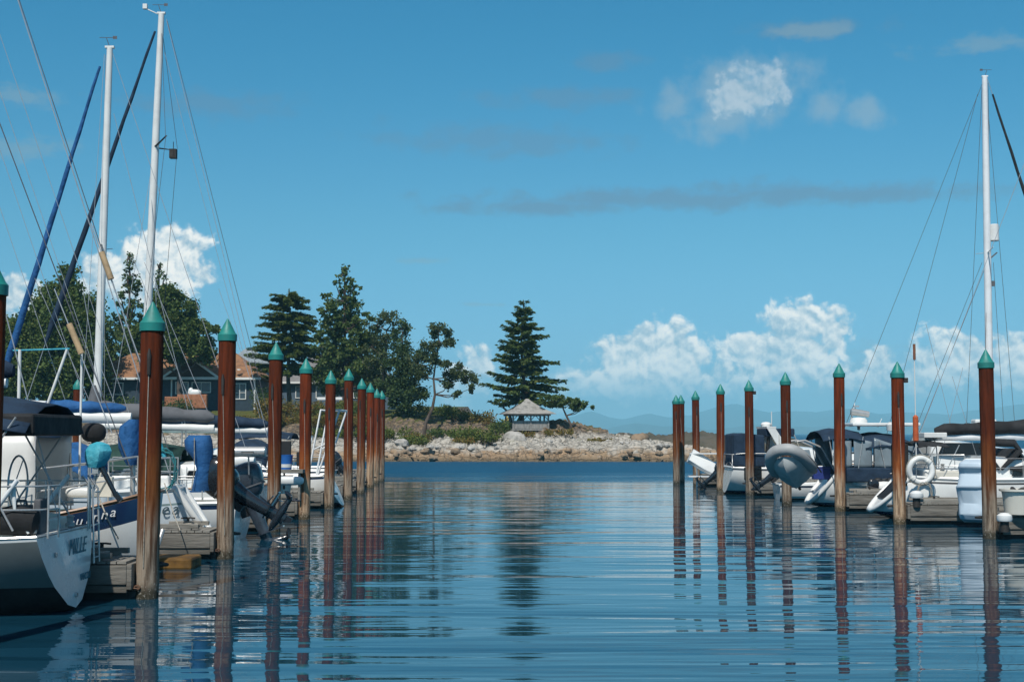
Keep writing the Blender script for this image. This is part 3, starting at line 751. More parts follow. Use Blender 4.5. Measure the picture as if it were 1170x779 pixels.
for i, (px, py, d, w, h, lf_, n, lb) in enumerate([
    (548, 470, 148, 3.0, 1.5, HEDGE, 900, 'rust tinged shrub on the brow of the bank left of the gazebo'),
    (518, 463, 150, 3.2, 1.3, SHRUB, 900, 'light green shrub on the lawn edge right of the curved oak'),
    (500, 468, 153, 3.0, 1.2, BROAD, 800, 'dark green rounded bush behind the curved oak trunk'),
    (566, 486, 146, 2.8, 1.5, FIR2, 900, 'dark bush close to the left side of the gazebo'),
    (470, 500, 138.5, 3.4, 1.0, SHRUB, 900, 'green shrub growing low on the pale rocks under the lawn'),
    (545, 496, 139.5, 4.2, 1.7, SHRUB, 1400, 'largest bright green shrub on the rocks below the gazebo'),
    (530, 500, 138, 2.0, 0.9, HEDGE, 500, 'small yellow green shrub at the foot of the largest shore shrub'),
    (600, 488, 144, 2.2, 0.6, HEDGE, 400, 'dry grass tuft below the front railing of the gazebo'),
    (640, 486, 145, 3.4, 0.7, HEDGE, 700, 'dry heathy growth on the mound under the leaning pine'),
    (300, 462, 158, 3.0, 3.0, FIR, 1500, 'dark round bush beside the right corner of the navy house'),
    (412, 466, 149, 2.2, 1.6, BROAD, 900, 'round bush against the wall of the grey roofed house'),
    (560, 494, 141, 2.6, 0.9, SHRUB, 700, 'fresh green shrub right below the rust tinged shrub'), (684, 495, 140, 2.8, 0.5, HEDGE, 500, 'dry yellow grass on the low rocks right of the leaning pine'), (505, 474, 144, 3.4, 0.9, BROAD, 800, 'dark green shrub on the rock wall under the curved oak'),
    (452, 482, 143, 3.6, 1.2, SHRUB, 1100, 'green shrub on the slope under the dark narrow oak'), (478, 488, 141, 3.0, 0.9, HEDGE, 800, 'yellowish shrub halfway up the bank below the curved oak'), (532, 480, 143, 3.6, 1.2, SHRUB, 1200, 'green shrub high on the bank midway to the gazebo'),
    (130, 462, 152, 5.0, 2.2, BROAD, 2200, 'broad dark shrub in front of the left end of the orange roofed house'),
    (200, 462, 150, 3.4, 2.0, FIR, 1500, 'dark shrub in front of the navy house window')]):
    shrub('shrub', lb, px, py, d, w, h, lf_, 50 + i, n)

# ------------------------------------------------------------------ houses and gazebo
TILE = mat('orange_brown_roof_tile', (0.30, 0.15, 0.07), 0.85, var=0.25, scale=1.6, bump=0.06, bscale=5, col2=(0.16, 0.088, 0.052))
GREYROOF = mat('grey_shingle', (0.20, 0.19, 0.185), 0.9, var=0.15, scale=2, bump=0.03, bscale=6)
NAVYW = mat('navy_weatherboard', (0.020, 0.041, 0.062), 0.7, var=0.1, scale=2)
SLATEW = mat('slate_blue_weatherboard', (0.075, 0.115, 0.16), 0.7, var=0.1, scale=2)
WHITE = mat('white_paint', (0.74, 0.74, 0.71), 0.45, var=0.06, scale=2)
GLASS = mat('window_glass', (0.05, 0.075, 0.095), 0.06, var=0.1, scale=0.7)
BROWNG = mat('brown_gable_board', (0.07, 0.042, 0.03), 0.8)
def window(parent, x, y, z, w, h, mull=1, cross=False):
    f = MB(); t_ = 0.09
    for sx in (-1, 1): f.box((x + sx * (w / 2 - t_ / 2), y, z), (t_, 0.10, h))
    for sz in (-1, 1): f.box((x, y, z + sz * (h / 2 - t_ / 2)), (w - 2 * t_, 0.10, t_))
    for k in range(mull): f.box((x - w / 2 + w * (k + 1) / (mull + 1), y + 0.005, z), (0.06, 0.08, h - 2 * t_))
    if cross: f.box((x, y + 0.008, z - h * .08), (w - 2 * t_, 0.07, 0.05))
    fo = f.build('window', WHITE, parent)
    g = MB(); g.box((x, y + 0.05, z), (w - 0.1, 0.03, h - 0.1)); g.build('pane', GLASS, fo)
    return fo
def roof_hip(b, x0, x1, y0, y1, z0, z1, ex, hipl, hipr, th=0.18):
    ym = (y0 + y1) / 2
    P_ = [(x0 - ex, y0 - ex, z0), (x1 + ex, y0 - ex, z0), (x1 + ex, y1 + ex, z0), (x0 - ex, y1 + ex, z0), (x0 + hipl, ym, z1), (x1 - hipr, ym, z1)]
    Q_ = [(p[0], p[1], p[2] - th) for p in P_[:4]]
    b.add(P_ + Q_, [(0, 1, 5, 4), (1, 2, 5), (2, 3, 4, 5), (3, 0, 4), (6, 7, 1, 0), (7, 8, 2, 1), (8, 9, 3, 2), (9, 6, 0, 3), (6, 9, 8, 7)])
def house_navy():
    d = 162; g = ground(200, 462, d); S = d / FPX
    root = thing('navy_house', 'single storey navy blue house with an orange brown tiled roof and white trim', 'house', (0, d, 0))
    X = lambda px: at(px, 450, d).x
    Z = lambda py: at(200, py, d).z
    xl, xr = X(98), X(291); ze = Z(432.5); zg = g.z - 0.6; ym = 4.5
    w = MB(); w.box(((xl + xr) / 2, ym, (zg + ze) / 2), (xr - xl, 9, ze - zg)); w.build('wall', NAVYW, root)
    r = MB(); roof_hip(r, xl, xr, 0, 9, ze + .1, Z(401), 0.8, 4.0, 3.0); r.build('roof', TILE, root)
    gb = MB(); a0, a1 = X(188), X(252); zt = Z(410); gx = (a0 + a1) / 2
    gb.prism([(a0 + .25, ze + 0.12), (a1 - .25, ze + 0.12), (gx, zt - 0.12)], 'y', -1.0, 3.0); gr = gb.build('front_gable', BROWNG, root)
    sl = MB()
    for s_, xa in ((1, a0), (-1, a1)):
        L = math.hypot(gx - xa, zt - ze); ang = math.atan2(zt - ze, abs(gx - xa))
        c_ = Vector(((xa + gx) / 2, 0.9, (ze + zt) / 2 + 0.12))
        sl.box(c_, (L + 0.5, 4.4, 0.12), Matrix.Rotation(-s_ * ang, 3, 'Y'))
    sl.build('gable_roof', TILE, root)
    tb = MB()
    for s_, xa in ((1, a0), (-1, a1)):
        L = math.hypot(gx - xa, zt - ze); ang = math.atan2(zt - ze, abs(gx - xa))
        tb.box(((xa + gx) / 2, -1.33, (ze + zt) / 2 + 0.06), (L + 0.45, 0.06, 0.24), Matrix.Rotation(-s_ * ang, 3, 'Y'))
    tb.build('bargeboard', WHITE, root)
    fc = MB(); fc.box(((xl + xr) / 2, -0.86, ze - 0.02), (xr - xl + 1.7, 0.08, 0.26)); fc.box(((a0 + a1) / 2, -1.06, ze), (a1 - a0, 0.08, 0.3)); fc.build('fascia', WHITE, root)
    for px in (291, 196):
        c_ = MB(); c_.box((X(px), -0.04, (zg + ze) / 2), (0.16, 0.1, ze - zg)); c_.build('corner_board', WHITE, root)
    window(root, X(230), -0.06, Z(442.5), 2.2, 1.25, 1)
    window(root, X(208), -0.06, Z(443), 1.5, 1.4, 0)
    window(root, X(274), -0.06, Z(447), 1.45, 1.85, 1, True)
    window(root, X(130), -0.06, Z(444), 2.2, 1.4, 1)
    v = MB(); v.tube([(X(271), 1.0, Z(428)), (X(271), 1.0, Z(421))], 0.28, 10); v.build('roof_vent', WHITE, root, smooth=50)
    vr = mat('terracotta_planter', (0.36, 0.15, 0.075), 0.9, var=.2, scale=3)
    p_ = MB(); p_.box((X(236), -7.0, Z(455) - .5), (3.2, 0.8, 1.5)); p_.box((X(214), -7.2, Z(456) - .5), (1.5, 0.7, 1.2))
    tag(p_.build('patio_planter', vr, bevel=0.06, loc=(0, d, 0)), 'low terracotta planter wall on the patio of the navy house', 'planter')
    cu = MB(); cu.ell((X(238), -7.0, Z(450.5)), (0.75, 0.35, 0.36), e=0.8); cu.ell((X(234), -7.02, Z(449)), (0.3, 0.3, 0.4))
    tag(cu.build('garden_cushion', WHITE, smooth=60, loc=(0, d, 0)), 'white covered cushion lying on the terracotta planter', 'cushion')
house_navy()
def house_grey():
    d = 176; root = thing('grey_house', 'slate blue house with a grey shingle roof half hidden by firs', 'house', (0, d, 0))
    X = lambda px: at(px, 450, d).x
    Z = lambda py: at(380, py, d).z
    xl, xr = X(318), X(446); ze = Z(437); zg = ground(380, 460, d).z - .8
    w = MB(); w.box(((xl + xr) / 2, 4, (zg + ze) / 2), (xr - xl, 8, ze - zg)); w.build('wall', SLATEW, root)
    r = MB(); roof_hip(r, xl, xr, 0, 8, ze + .1, Z(404), 0.7, 3.5, 3.5); r.build('roof', GREYROOF, root)
    fc = MB(); fc.box(((xl + xr) / 2, -0.76, ze - .02), (xr - xl + 1.4, 0.08, 0.24)); fc.build('fascia', WHITE, root)
    for px, w_ in ((345, 1.6), (372, 2.4), (404, 2.0), (430, 1.4)): window(root, X(px), -0.06, Z(448), w_, 1.5, 1)
    # pale roof behind
    d2 = 190; r2 = thing('skylit_building', 'building with a pale grey glazed roof behind the navy house', 'building', (0, d2, 0))
    X2 = lambda px: at(px, 420, d2).x
    Z2 = lambda py: at(290, py, d2).z
    rb = MB(); roof_hip(rb, X2(262), X2(306), 0, 6, Z2(414), Z2(397), 0.3, 1.5, 2.6)
    for k in range(9): 
        x_ = X2(268 + k * 4); rb.box((x_, -.2, Z2(413)), (0.05, .3, 0.1))
    rb.build('roof', mat('glazed_roof', (0.28, 0.32, 0.34), 0.35, var=.1), r2)
    wb = MB(); wb.box(((X2(262) + X2(306)) / 2, 3, Z2(440)), (X2(306) - X2(262) - .2, 5.8, Z2(414) - Z2(466) - .1)); wb.build('wall', SLATEW, r2)
house_grey()

GW = mat('weathered_grey_timber', (0.30, 0.29, 0.27), 0.9, var=0.18, scale=5, stretch=(1, 1, 0.3))
GR = mat('weathered_cedar_shingle', (0.34, 0.325, 0.30), 0.9, var=0.22, scale=2.2, bump=0.06, bscale=4)
def gazebo():
    d = 148; b = at(602, 494, d); zg = land_z(b.x, d, False) - 0.15; Z = lambda py: at(602, py, d).z
    root = thing('gazebo', 'open sided gazebo with a grey shingled pyramid roof on the rocks', 'gazebo', (b.x, d, 0), R(12))
    ze, zt = Z(473), Z(455.5); hw = 1.95
    r = MB()
    prof = [(1.32, 0.0), (0.75, 0.36), (0.30, 0.74), (0.06, 1.0)]
    secs = [[(sx * hw * k, sy * hw * k, ze + (zt - ze) * f) for sx, sy in ((-1, -1), (1, -1), (1, 1), (-1, 1))] for k, f in prof]
    r.loft(secs, closed=True, cap0=True, cap1=True); r.build('roof', GR, root)
    fb = MB()
    for sx, sy, ln in ((0, -1, 'x'), (0, 1, 'x'), (-1, 0, 'y'), (1, 0, 'y')):
        fb.box((sx * hw * 1.05, sy * hw * 1.05, ze - 0.10), (hw * 2.05 if ln == 'x' else 0.1, hw * 2.05 - .2 if ln == 'y' else 0.1, 0.18))
    fb.build('beam', GW, root)
    for sx in (-1, 0, 1):
        for sy in (-1, 0, 1):
            if sx or sy:
                p = MB(); p.box((sx * hw * .95, sy * hw * .95, (zg - .5 + ze - .2) / 2), (0.15, 0.15, ze - .2 - zg + .5))
                for q in ((-1, 0), (1, 0)):
                    if abs(sx + q[0]) <= 1 and sy: p.box((sx * hw * .95 + q[0] * .24, sy * hw * .95, ze - .40), (0.07, 0.07, 0.62), Matrix.Rotation(R(42) * q[0], 3, 'Y'))
                p.build('post', GW, root)
    for sy in (-1, 1):
        for sx in (-.5, .5):
            q = MB(); q.box((sx * hw * .95, sy * hw * .95, zg + .42), (hw * .95 - .17, 0.04, 0.72)); q.box((sx * hw * .95, sy * hw * .95, zg + .83), (hw * .95 - .17, 0.09, 0.08)); q.build('railing_panel', GW, root)
    fl = MB(); fl.box((0, 0, zg - .05), (hw * 2.1, hw * 2.1, 0.16)); fl.build('floor', GW, root)
gazebo()
# bright play tent behind the gazebo
b0 = at(588, 488, 156); zt_ = land_z(b0.x, 156, False)
tn = thing('play_tent', 'small yellow and green play tent glimpsed behind the gazebo', 'tent', (b0.x, 156, zt_))
q = MB(); q.prism([(-1.5, 0), (-.2, 0), (-.85, at(580, 474, 156).z - zt_)], 'y', 0, 1.2); q.build('yellow_panel', mat('yellow_canvas', (0.62, 0.50, 0.16), .8), tn)
q = MB(); q.prism([(-.1, 0), (1.1, 0), (.5, at(580, 475, 156).z - zt_)], 'y', .1, 1.3); q.build('green_panel', mat('green_canvas', (0.10, 0.36, 0.16), .8), tn)

# boulders along the shore
BOUL = mat('pale_granite', (0.44, 0.42, 0.385), 0.9, var=0.25, scale=1.6, bump=0.12, bscale=3.0, col2=(0.22, 0.205, 0.18))
BOUL2 = mat('ochre_rock', (0.28, 0.20, 0.13), 0.9, var=0.25, scale=1.6, bump=0.12, bscale=3.0, col2=(0.15, 0.115, 0.08))
def boulder(x, y, s, seed, m, lab, grp, sink=0.3):
    b = MB(); b.ell((0, 0, 0), (s, s * .8, s * .62), 18, 12)
    out = []
    for p in b.v:
        v_ = Vector(p); k = 1 + 0.28 * mnoise.noise(v_ / s * 1.1 + Vector((seed, 0, 0))) + 0.14 * mnoise.noise(v_ / s * 2.7 + Vector((0, seed, 0)))
        dd, pp = mnoise.voronoi(v_ / s * 1.2 + Vector((seed, seed, 0))); k *= 0.9 + 0.22 * mnoise.cell(pp[0] * 9)
        out.append(v_ * k)
    b.v = [tuple(v_) for v_ in out]
    o = b.build('boulder', m, smooth=32, loc=(x, y, land_z(x, y, False) + s * sink)); o.rotation_euler.z = seed * 1.7
    tag(o, lab, 'boulder', grp)
p_ = ground(459, 512, 136.5); boulder(p_.x, p_.y, 0.85, 3, BOUL, 'rounded pale boulder standing alone below the lawn bank', None, 0.35)
p_ = ground(588, 498, 141.5); boulder(p_.x, p_.y, 1.35, 5, BOUL, 'biggest grey boulder, just below the gazebo', None, 0.05)
p_ = ground(730, 500, 140); boulder(p_.x, p_.y, 1.0, 8, BOUL2, 'warm ochre boulder on the low tip of the point', None, 0.3)
for i in range(44):
    px = rnd.uniform(436, 800); d = 131.6 + rnd.random() ** 1.3 * 7.5
    x = at(px, 520, d).x; s_ = rnd.uniform(.15, .5) * (1.5 if rnd.random() < .15 else 1); low = d < 134.3
    y = shore_y(x) + d - 131.6
    boulder(x, y, s_, i * 1.37, BOUL2 if low else BOUL, 'ochre rock among many at the waterline of the point' if low else 'pale grey rock among many on the upper shore of the point', 'ochre rocks at the waterline' if low else 'pale rocks on the upper shore')

# ------------------------------------------------------------------ boat materials
GEL = mat('white_gelcoat', (0.76, 0.77, 0.75), 0.28, var=0.07, scale=1.2, coat=0.3)
CREAM = mat('cream_gelcoat', (0.66, 0.63, 0.55), 0.4, var=0.08, scale=1.2)
GREYHULL = mat('grey_blue_gelcoat', (0.56, 0.62, 0.66), 0.32, var=0.10, scale=1.0, coat=0.2)
DECKM = mat('deck_paint', (0.66, 0.66, 0.62), 0.6, var=0.10, scale=3)
NAVY = mat('navy_canvas', (0.009, 0.030, 0.064), 0.88, var=0.2, scale=2.5, bump=0.03, bscale=3)
ROYAL = mat('royal_blue_canvas', (0.010, 0.095, 0.27), 0.85, var=0.2, scale=2.5, bump=0.08, bscale=2.6)
TURQ = mat('turquoise_canvas', (0.03, 0.33, 0.44), 0.7, var=0.2, scale=3, bump=0.03, bscale=6, col2=(0.10, 0.44, 0.54))
GREYC = mat('grey_canvas', (0.115, 0.12, 0.13), 0.9, var=0.15, scale=2.5, bump=0.02, bscale=3)
BLACKC = mat('black_canvas', (0.016, 0.017, 0.019), 0.85, var=0.2, scale=2.5, bump=0.03, bscale=3)
GREENC = mat('dark_green_canvas', (0.010, 0.045, 0.035), 0.88, var=0.2, scale=2.5, bump=0.03, bscale=3)
TEALB = mat('pale_green_paint', (0.33, 0.50, 0.46), 0.5, var=0.1, scale=2)
NAVYP = mat('navy_paint', (0.010, 0.030, 0.085), 0.22, var=0.12, scale=1.2, coat=0.4)
BOTTOM = mat('antifouling', (0.012, 0.013, 0.016), 0.8, var=0.3, scale=3)
ALU = mat('mast_aluminium', (0.78, 0.79, 0.79), 0.35, var=0.06, scale=2)
STEEL = mat('stainless_tube', (0.50, 0.50, 0.49), 0.32, metal=0.45, var=0.1, scale=6)
WIRE = mat('rigging_wire', (0.42, 0.44, 0.46), 0.45, metal=0.3, var=0.1, scale=6)
DWIRE = mat('dark_rigging_wire', (0.10, 0.105, 0.12), 0.5, var=0.1, scale=6)
DGLASS = mat('dark_tinted_glass', (0.012, 0.016, 0.02), 0.08, var=0.2, scale=1)
WOOD = mat('varnished_teak', (0.27, 0.13, 0.055), 0.4, var=0.2, scale=4, stretch=(0.3, 2, 2))
SPARW = mat('pale_varnished_spar', (0.52, 0.36, 0.20), 0.5, var=0.2, scale=4)
OBBLK = mat('outboard_graphite', (0.018, 0.022, 0.028), 0.22, var=0.2, scale=3, coat=0.5)
OBNAVY = mat('outboard_navy', (0.050, 0.062, 0.080), 0.22, var=0.2, scale=3, coat=0.5)
BLK = mat('black_rubber', (0.014, 0.014, 0.015), 0.6, var=0.2, scale=5)
LETT = mat('teal_lettering', (0.02, 0.17, 0.22), 0.5, var=0.05)
LETW = mat('white_lettering', (0.75, 0.76, 0.76), 0.5, var=0.05)
LETD = mat('dark_lettering', (0.03, 0.06, 0.075), 0.5, var=0.05)
ORANGE = mat('orange_plastic', (0.55, 0.11, 0.03), 0.6, var=0.15, scale=4)
RED = mat('red_plastic', (0.40, 0.02, 0.03), 0.5)
BLUEP = mat('blue_plastic', (0.03, 0.16, 0.50), 0.45, var=0.15, scale=4)
CLEARV = mat('clear_vinyl', (0.22, 0.27, 0.30), 0.15, var=0.15, scale=0.8)
RUBG = mat('grey_inflatable_rubber', (0.36, 0.37, 0.37), 0.6, var=0.10, scale=1.5)
RUBD = mat('dark_grey_strake', (0.06, 0.065, 0.07), 0.7)
PALEBLUE = mat('pale_blue_plastic', (0.52, 0.62, 0.70), 0.38, var=0.07, scale=1.2)
DOCKW = mat('weathered_dock_timber', (0.27, 0.255, 0.225), 0.92, var=0.25, scale=3, bump=0.03, bscale=5, stretch=(0.25, 2, 2), col2=(0.13, 0.12, 0.10))
DOCKC = mat('dock_side_board', (0.20, 0.185, 0.16), 0.92, var=0.3, scale=2, bump=0.03, bscale=5, stretch=(0.3, 1, 2), col2=(0.09, 0.083, 0.07))
FLOATB = mat('black_float', (0.014, 0.013, 0.012), 0.8)
FLOATY = mat('yellow_float', (0.19, 0.095, 0.016), 0.8, var=0.3, scale=3)
CHAIN = mat('rusty_chain', (0.14, 0.07, 0.04), 0.8, var=.3, scale=8)

# ------------------------------------------------------------------ boat pieces (local: stern at 0, bow +X, water z = 0)
def cpx(x): return max(0.0, min(1.0, x))
def hull_fns(L, B, fs, fb, bs, rake, bowr, dr=0.35, tdr=0.0, canoe=False):
    def w(t):
        if t < 0.42:
            k = t / 0.42
            return B / 2 * (bs + (1 - bs) * math.sin(math.pi / 2 * k) ** (0.75 if canoe else 1.0))
        return B / 2 * max(0.0, 1 - ((t - 0.42) / 0.58) ** 2.3) + 0.012
    def s(t): return fs + (fb - fs) * t ** 1.6 - 0.22 * fs * math.sin(math.pi * t) * 0.5
    def d(t): return (tdr + (dr - tdr) * min(1, t / 0.25)) * (1 if t < 0.75 else max(0.05, 1 - (t - 0.75) / 0.25 * 0.9))
    def x(t, z): return L * t + rake * (1 - t) ** 4 * z + bowr * t ** 5 * (z - fb)
    return w, s, d, x
def hull(parent, fn, mats, bands, n=26, full=2.6, pw=0.5, name='hull'):
    """bands: list of (depth below the sheer or, if negative, height above water), one material per gap"""
    w, s, d, x = fn; secs = []; rowmi = None
    for i in range(n + 1):
        t = i / n; S_ = s(t); D = d(t)
        zs = []; mi = []
        for (kind, val, m) in bands:
            z = S_ - val if kind == 's' else (val if kind == 'w' else -D * val)
            zs.append(max(-D, min(S_, z))); mi.append(m)
        row = []
        for z in zs:
            f = (S_ - z) / (S_ + D)
            y = w(t) * max(0.0, 1 - f ** full) ** pw
            row.append((x(t, z), y, z))
        left = row; right = [(p[0], -p[1], p[2]) for p in row[::-1]]
        secs.append(left + right[1:] if abs(row[-1][1]) < 1e-6 else left + right)
        m_ = mi[:-1]; rowmi = m_ + m_[::-1] if abs(row[-1][1]) < 1e-6 else m_ + [mi[-1]] + m_[::-1]
    b = MB(); b.loft(secs, rowmi=rowmi)
    b.f.append(list(range(len(secs[0])))); b.mi.append(0)
    return b.build(name, mats, parent, smooth=32)
def deck(parent, fn, m, drop=0.03, camber=0.06, n=26, t0=0.0):
    w, s, d, x = fn; b = MB(); secs = []
    for i in range(n + 1):
        t = t0 + (1 - t0) * i / n
        secs.append([(x(t, s(t)), w(t) * k * 0.985, s(t) - drop + camber * (1 - k * k)) for k in (1, .6, .2, -.2, -.6, -1)])
    b.loft(secs); return b.build('deck', m, parent, smooth=40)
def toerail(parent, fn, m, r=0.028, n=26, name='toe_rail'):
    w, s, d, x = fn; b = MB()
    for sd_ in (1, -1): b.tube([(x(i / n, s(i / n)), sd_ * w(i / n) * 0.995, s(i / n)) for i in range(n + 1)], r, 6)
    b.tube([(x(0, s(0)), -w(0), s(0)), (x(0, s(0)), w(0), s(0))], r, 6)
    return b.build(name, m, parent, smooth=50)
def transom_rim(parent, fn, m, r=.06, full=2.4, pw=.5, n=14):
    w, s, d, x = fn; b = MB(); pts = []
    for k in range(n + 1):
        z = s(0) - (s(0) + d(0)) * (k / n) * .97; f = (s(0) - z) / (s(0) + d(0)); pts.append((x(0, z), w(0) * max(0, 1 - f ** full) ** pw, z))
    b.tube(pts + [(p[0], -p[1], p[2]) for p in pts[::-1]], r, 8); return b.build('transom_rim', m, parent, smooth=60)
def cabin(parent, x0, x1, w0, w1, z0, h0, h1, m, slope0=0.2, slope1=0.5, name='cabin', crown=0.08):
    b = MB(); secs = []
    for x_, w_, h_ in ((x0, w0, 0.0), (x0 + slope0 * h0, w0 * .95, h0), (x0 + (x1 - x0) * .4, w0 * .5 + w1 * .5, (h0 + h1) / 2 + .02), (x1 - slope1 * h1 - .1, w1 * .95, h1), (x1, w1 * .8, 0.0)):
        e_ = 0.10 * h_ / max(h0, .01)
        secs.append([(x_, w_, z0 - .05), (x_, w_ * .97, z0 + h_ * .75), (x_, w_ * .88, z0 + h_), (x_, w_ * .4, z0 + h_ + crown * (h_ > 0)), (x_, -w_ * .4, z0 + h_ + crown * (h_ > 0)), (x_, -w_ * .88, z0 + h_), (x_, -w_ * .97, z0 + h_ * .75), (x_, -w_, z0 - .05)])
    b.loft(secs, cap0=True, cap1=True); return b.build(name, m, parent, smooth=35, bevel=0.0)
def side_window(parent, xa, xb, y, z0, h, m=None, skew=0.08, both=True):
    for sd_ in ((1, -1) if both else (1,)):
        b = MB(); b.prism([(xa, z0), (xb, z0), (xb - skew, z0 + h), (xa + skew, z0 + h)], 'y', sd_ * y, sd_ * (y + 0.025)); b.build('window', m or DGLASS, parent)
def cyl_cover(parent, x0, x1, z0, z1, ra, rb, m, name='sail_cover', tall=1.5, y=0.0, seed=0):
    """stowed sail under its cover along a boom"""
    b = MB(); secs = []; R_ = random.Random(seed); nn = 16
    for i in range(nn + 1):
        k = i / nn; r = ra + (rb - ra) * k; r *= (1 + 0.10 * math.sin(k * 23 + seed) + R_.uniform(-.04, .04)) * (0.5 if i in (0, nn) else 1)
        c_ = Vector((x0 + (x1 - x0) * k, y, z0 + (z1 - z0) * k))
        secs.append([c_ + Vector((0, r * math.cos(a), r * tall * math.sin(a) * (1 if math.sin(a) > 0 else .75))) for a in [2 * math.pi * q / 12 for q in range(12)]])
    b.loft(secs, closed=True, cap0=True, cap1=True); return b.build(name, m, parent, smooth=60)
def stay(parent, a, b_, r=0.008, m=None, name='stay', sag=0.0):
    b = MB(); a = Vector(a); c = Vector(b_); pts = [a.lerp(c, k / 6) - Vector((0, 0, sag * 4 * (k / 6) * (1 - k / 6))) for k in range(7)] if sag else [a, c]
    b.tube(pts, r, 5); return b.build(name, m or WIRE, parent, smooth=60)
def mast(parent, x, z0, zt, r=0.085, m=None, rake=0.0, spreaders=(0.55,), vane=True, spl=0.9, y=0.0):
    m = m or ALU; b = MB(); H = zt - z0
    b.tube([(x - rake * k * H, y, z0 + H * k) for k in (0, .25, .5, .75, 1)], [r, r, r * .97, r * .9, r * .72], 12)
    b.box((x - rake * H, y, zt + .02), (0.26, 0.12, 0.06)); o = b.build('mast', m, parent, smooth=40)
    for f in spreaders:
        for sd_ in (1, -1):
            s_ = MB(); s_.tube([(x - rake * H * f, y, z0 + H * f), (x - rake * H * f - .12, y + sd_ * spl, z0 + H * f + .10)], [0.035, 0.02], 6, flat=.5); s_.build('spreader', m, o)
    if vane:
        v = MB(); q = Vector((x - rake * H, y, zt)); v.tube([q, q + Vector((0.1, 0, .28)), q + Vector((0.1, 0, .30))], [.012, .01, .01], 5)
        v.tube([q + Vector((-.16, 0, .30)), q + Vector((.30, 0, .30))], .010, 5); v.box(q + Vector((-.14, 0, .30)), (.12, .01, .09)); v.build('wind_vane', DWIRE, o)
    return o
def rail(parent, pts_list, r=0.014, m=None, name='guard_rail'):
    for pts in pts_list:
        b = MB(); b.tube(pts, r, 6); b.build(name, m or STEEL, parent, smooth=60)
def lifelines(parent, fn, t0, t1, n=6, h=0.6, side=(1, -1)):
    w, s, d, x = fn
    for sd_ in side:
        for z_ in (h, h * .55):
            b = MB(); b.tube([(x(t, s(t)), sd_ * w(t) * .95, s(t) + z_) for t in [t0 + (t1 - t0) * k / (2 * n) for k in range(2 * n + 1)]], 0.006, 5); b.build('lifeline', WIRE, parent)
        for k in range(n + 1):
            t = t0 + (t1 - t0) * k / n; p = Vector((x(t, s(t)), sd_ * w(t) * .95, s(t)))
            b = MB(); b.tube([p, p + Vector((0, 0, h))], 0.013, 6); b.build('stanchion', STEEL, parent, smooth=60)
def lettering(parent, txt, size, loc, rot, m, name='lettering', shear=0.0, sx=1.0, font=None, ext=0.004):
    cu = bpy.data.curves.new(name, 'FONT'); cu.body = txt; cu.size = size; cu.extrude = ext; cu.shear = shear; cu.align_x = 'CENTER'; cu.align_y = 'CENTER'
    tmp = bpy.data.objects.new('tmp_text', cu); COL.objects.link(tmp)
    dg = bpy.context.evaluated_depsgraph_get(); dg.update()
    me = bpy.data.meshes.new_from_object(tmp.evaluated_get(dg)); bpy.data.objects.remove(tmp)
    me.name = name; me.materials.clear(); me.materials.append(m)
    o = bpy.data.objects.new(name, me); COL.objects.link(o); o.parent = parent; o.location = loc; o.rotation_euler = rot; o.scale = (sx, 1, 1); return o
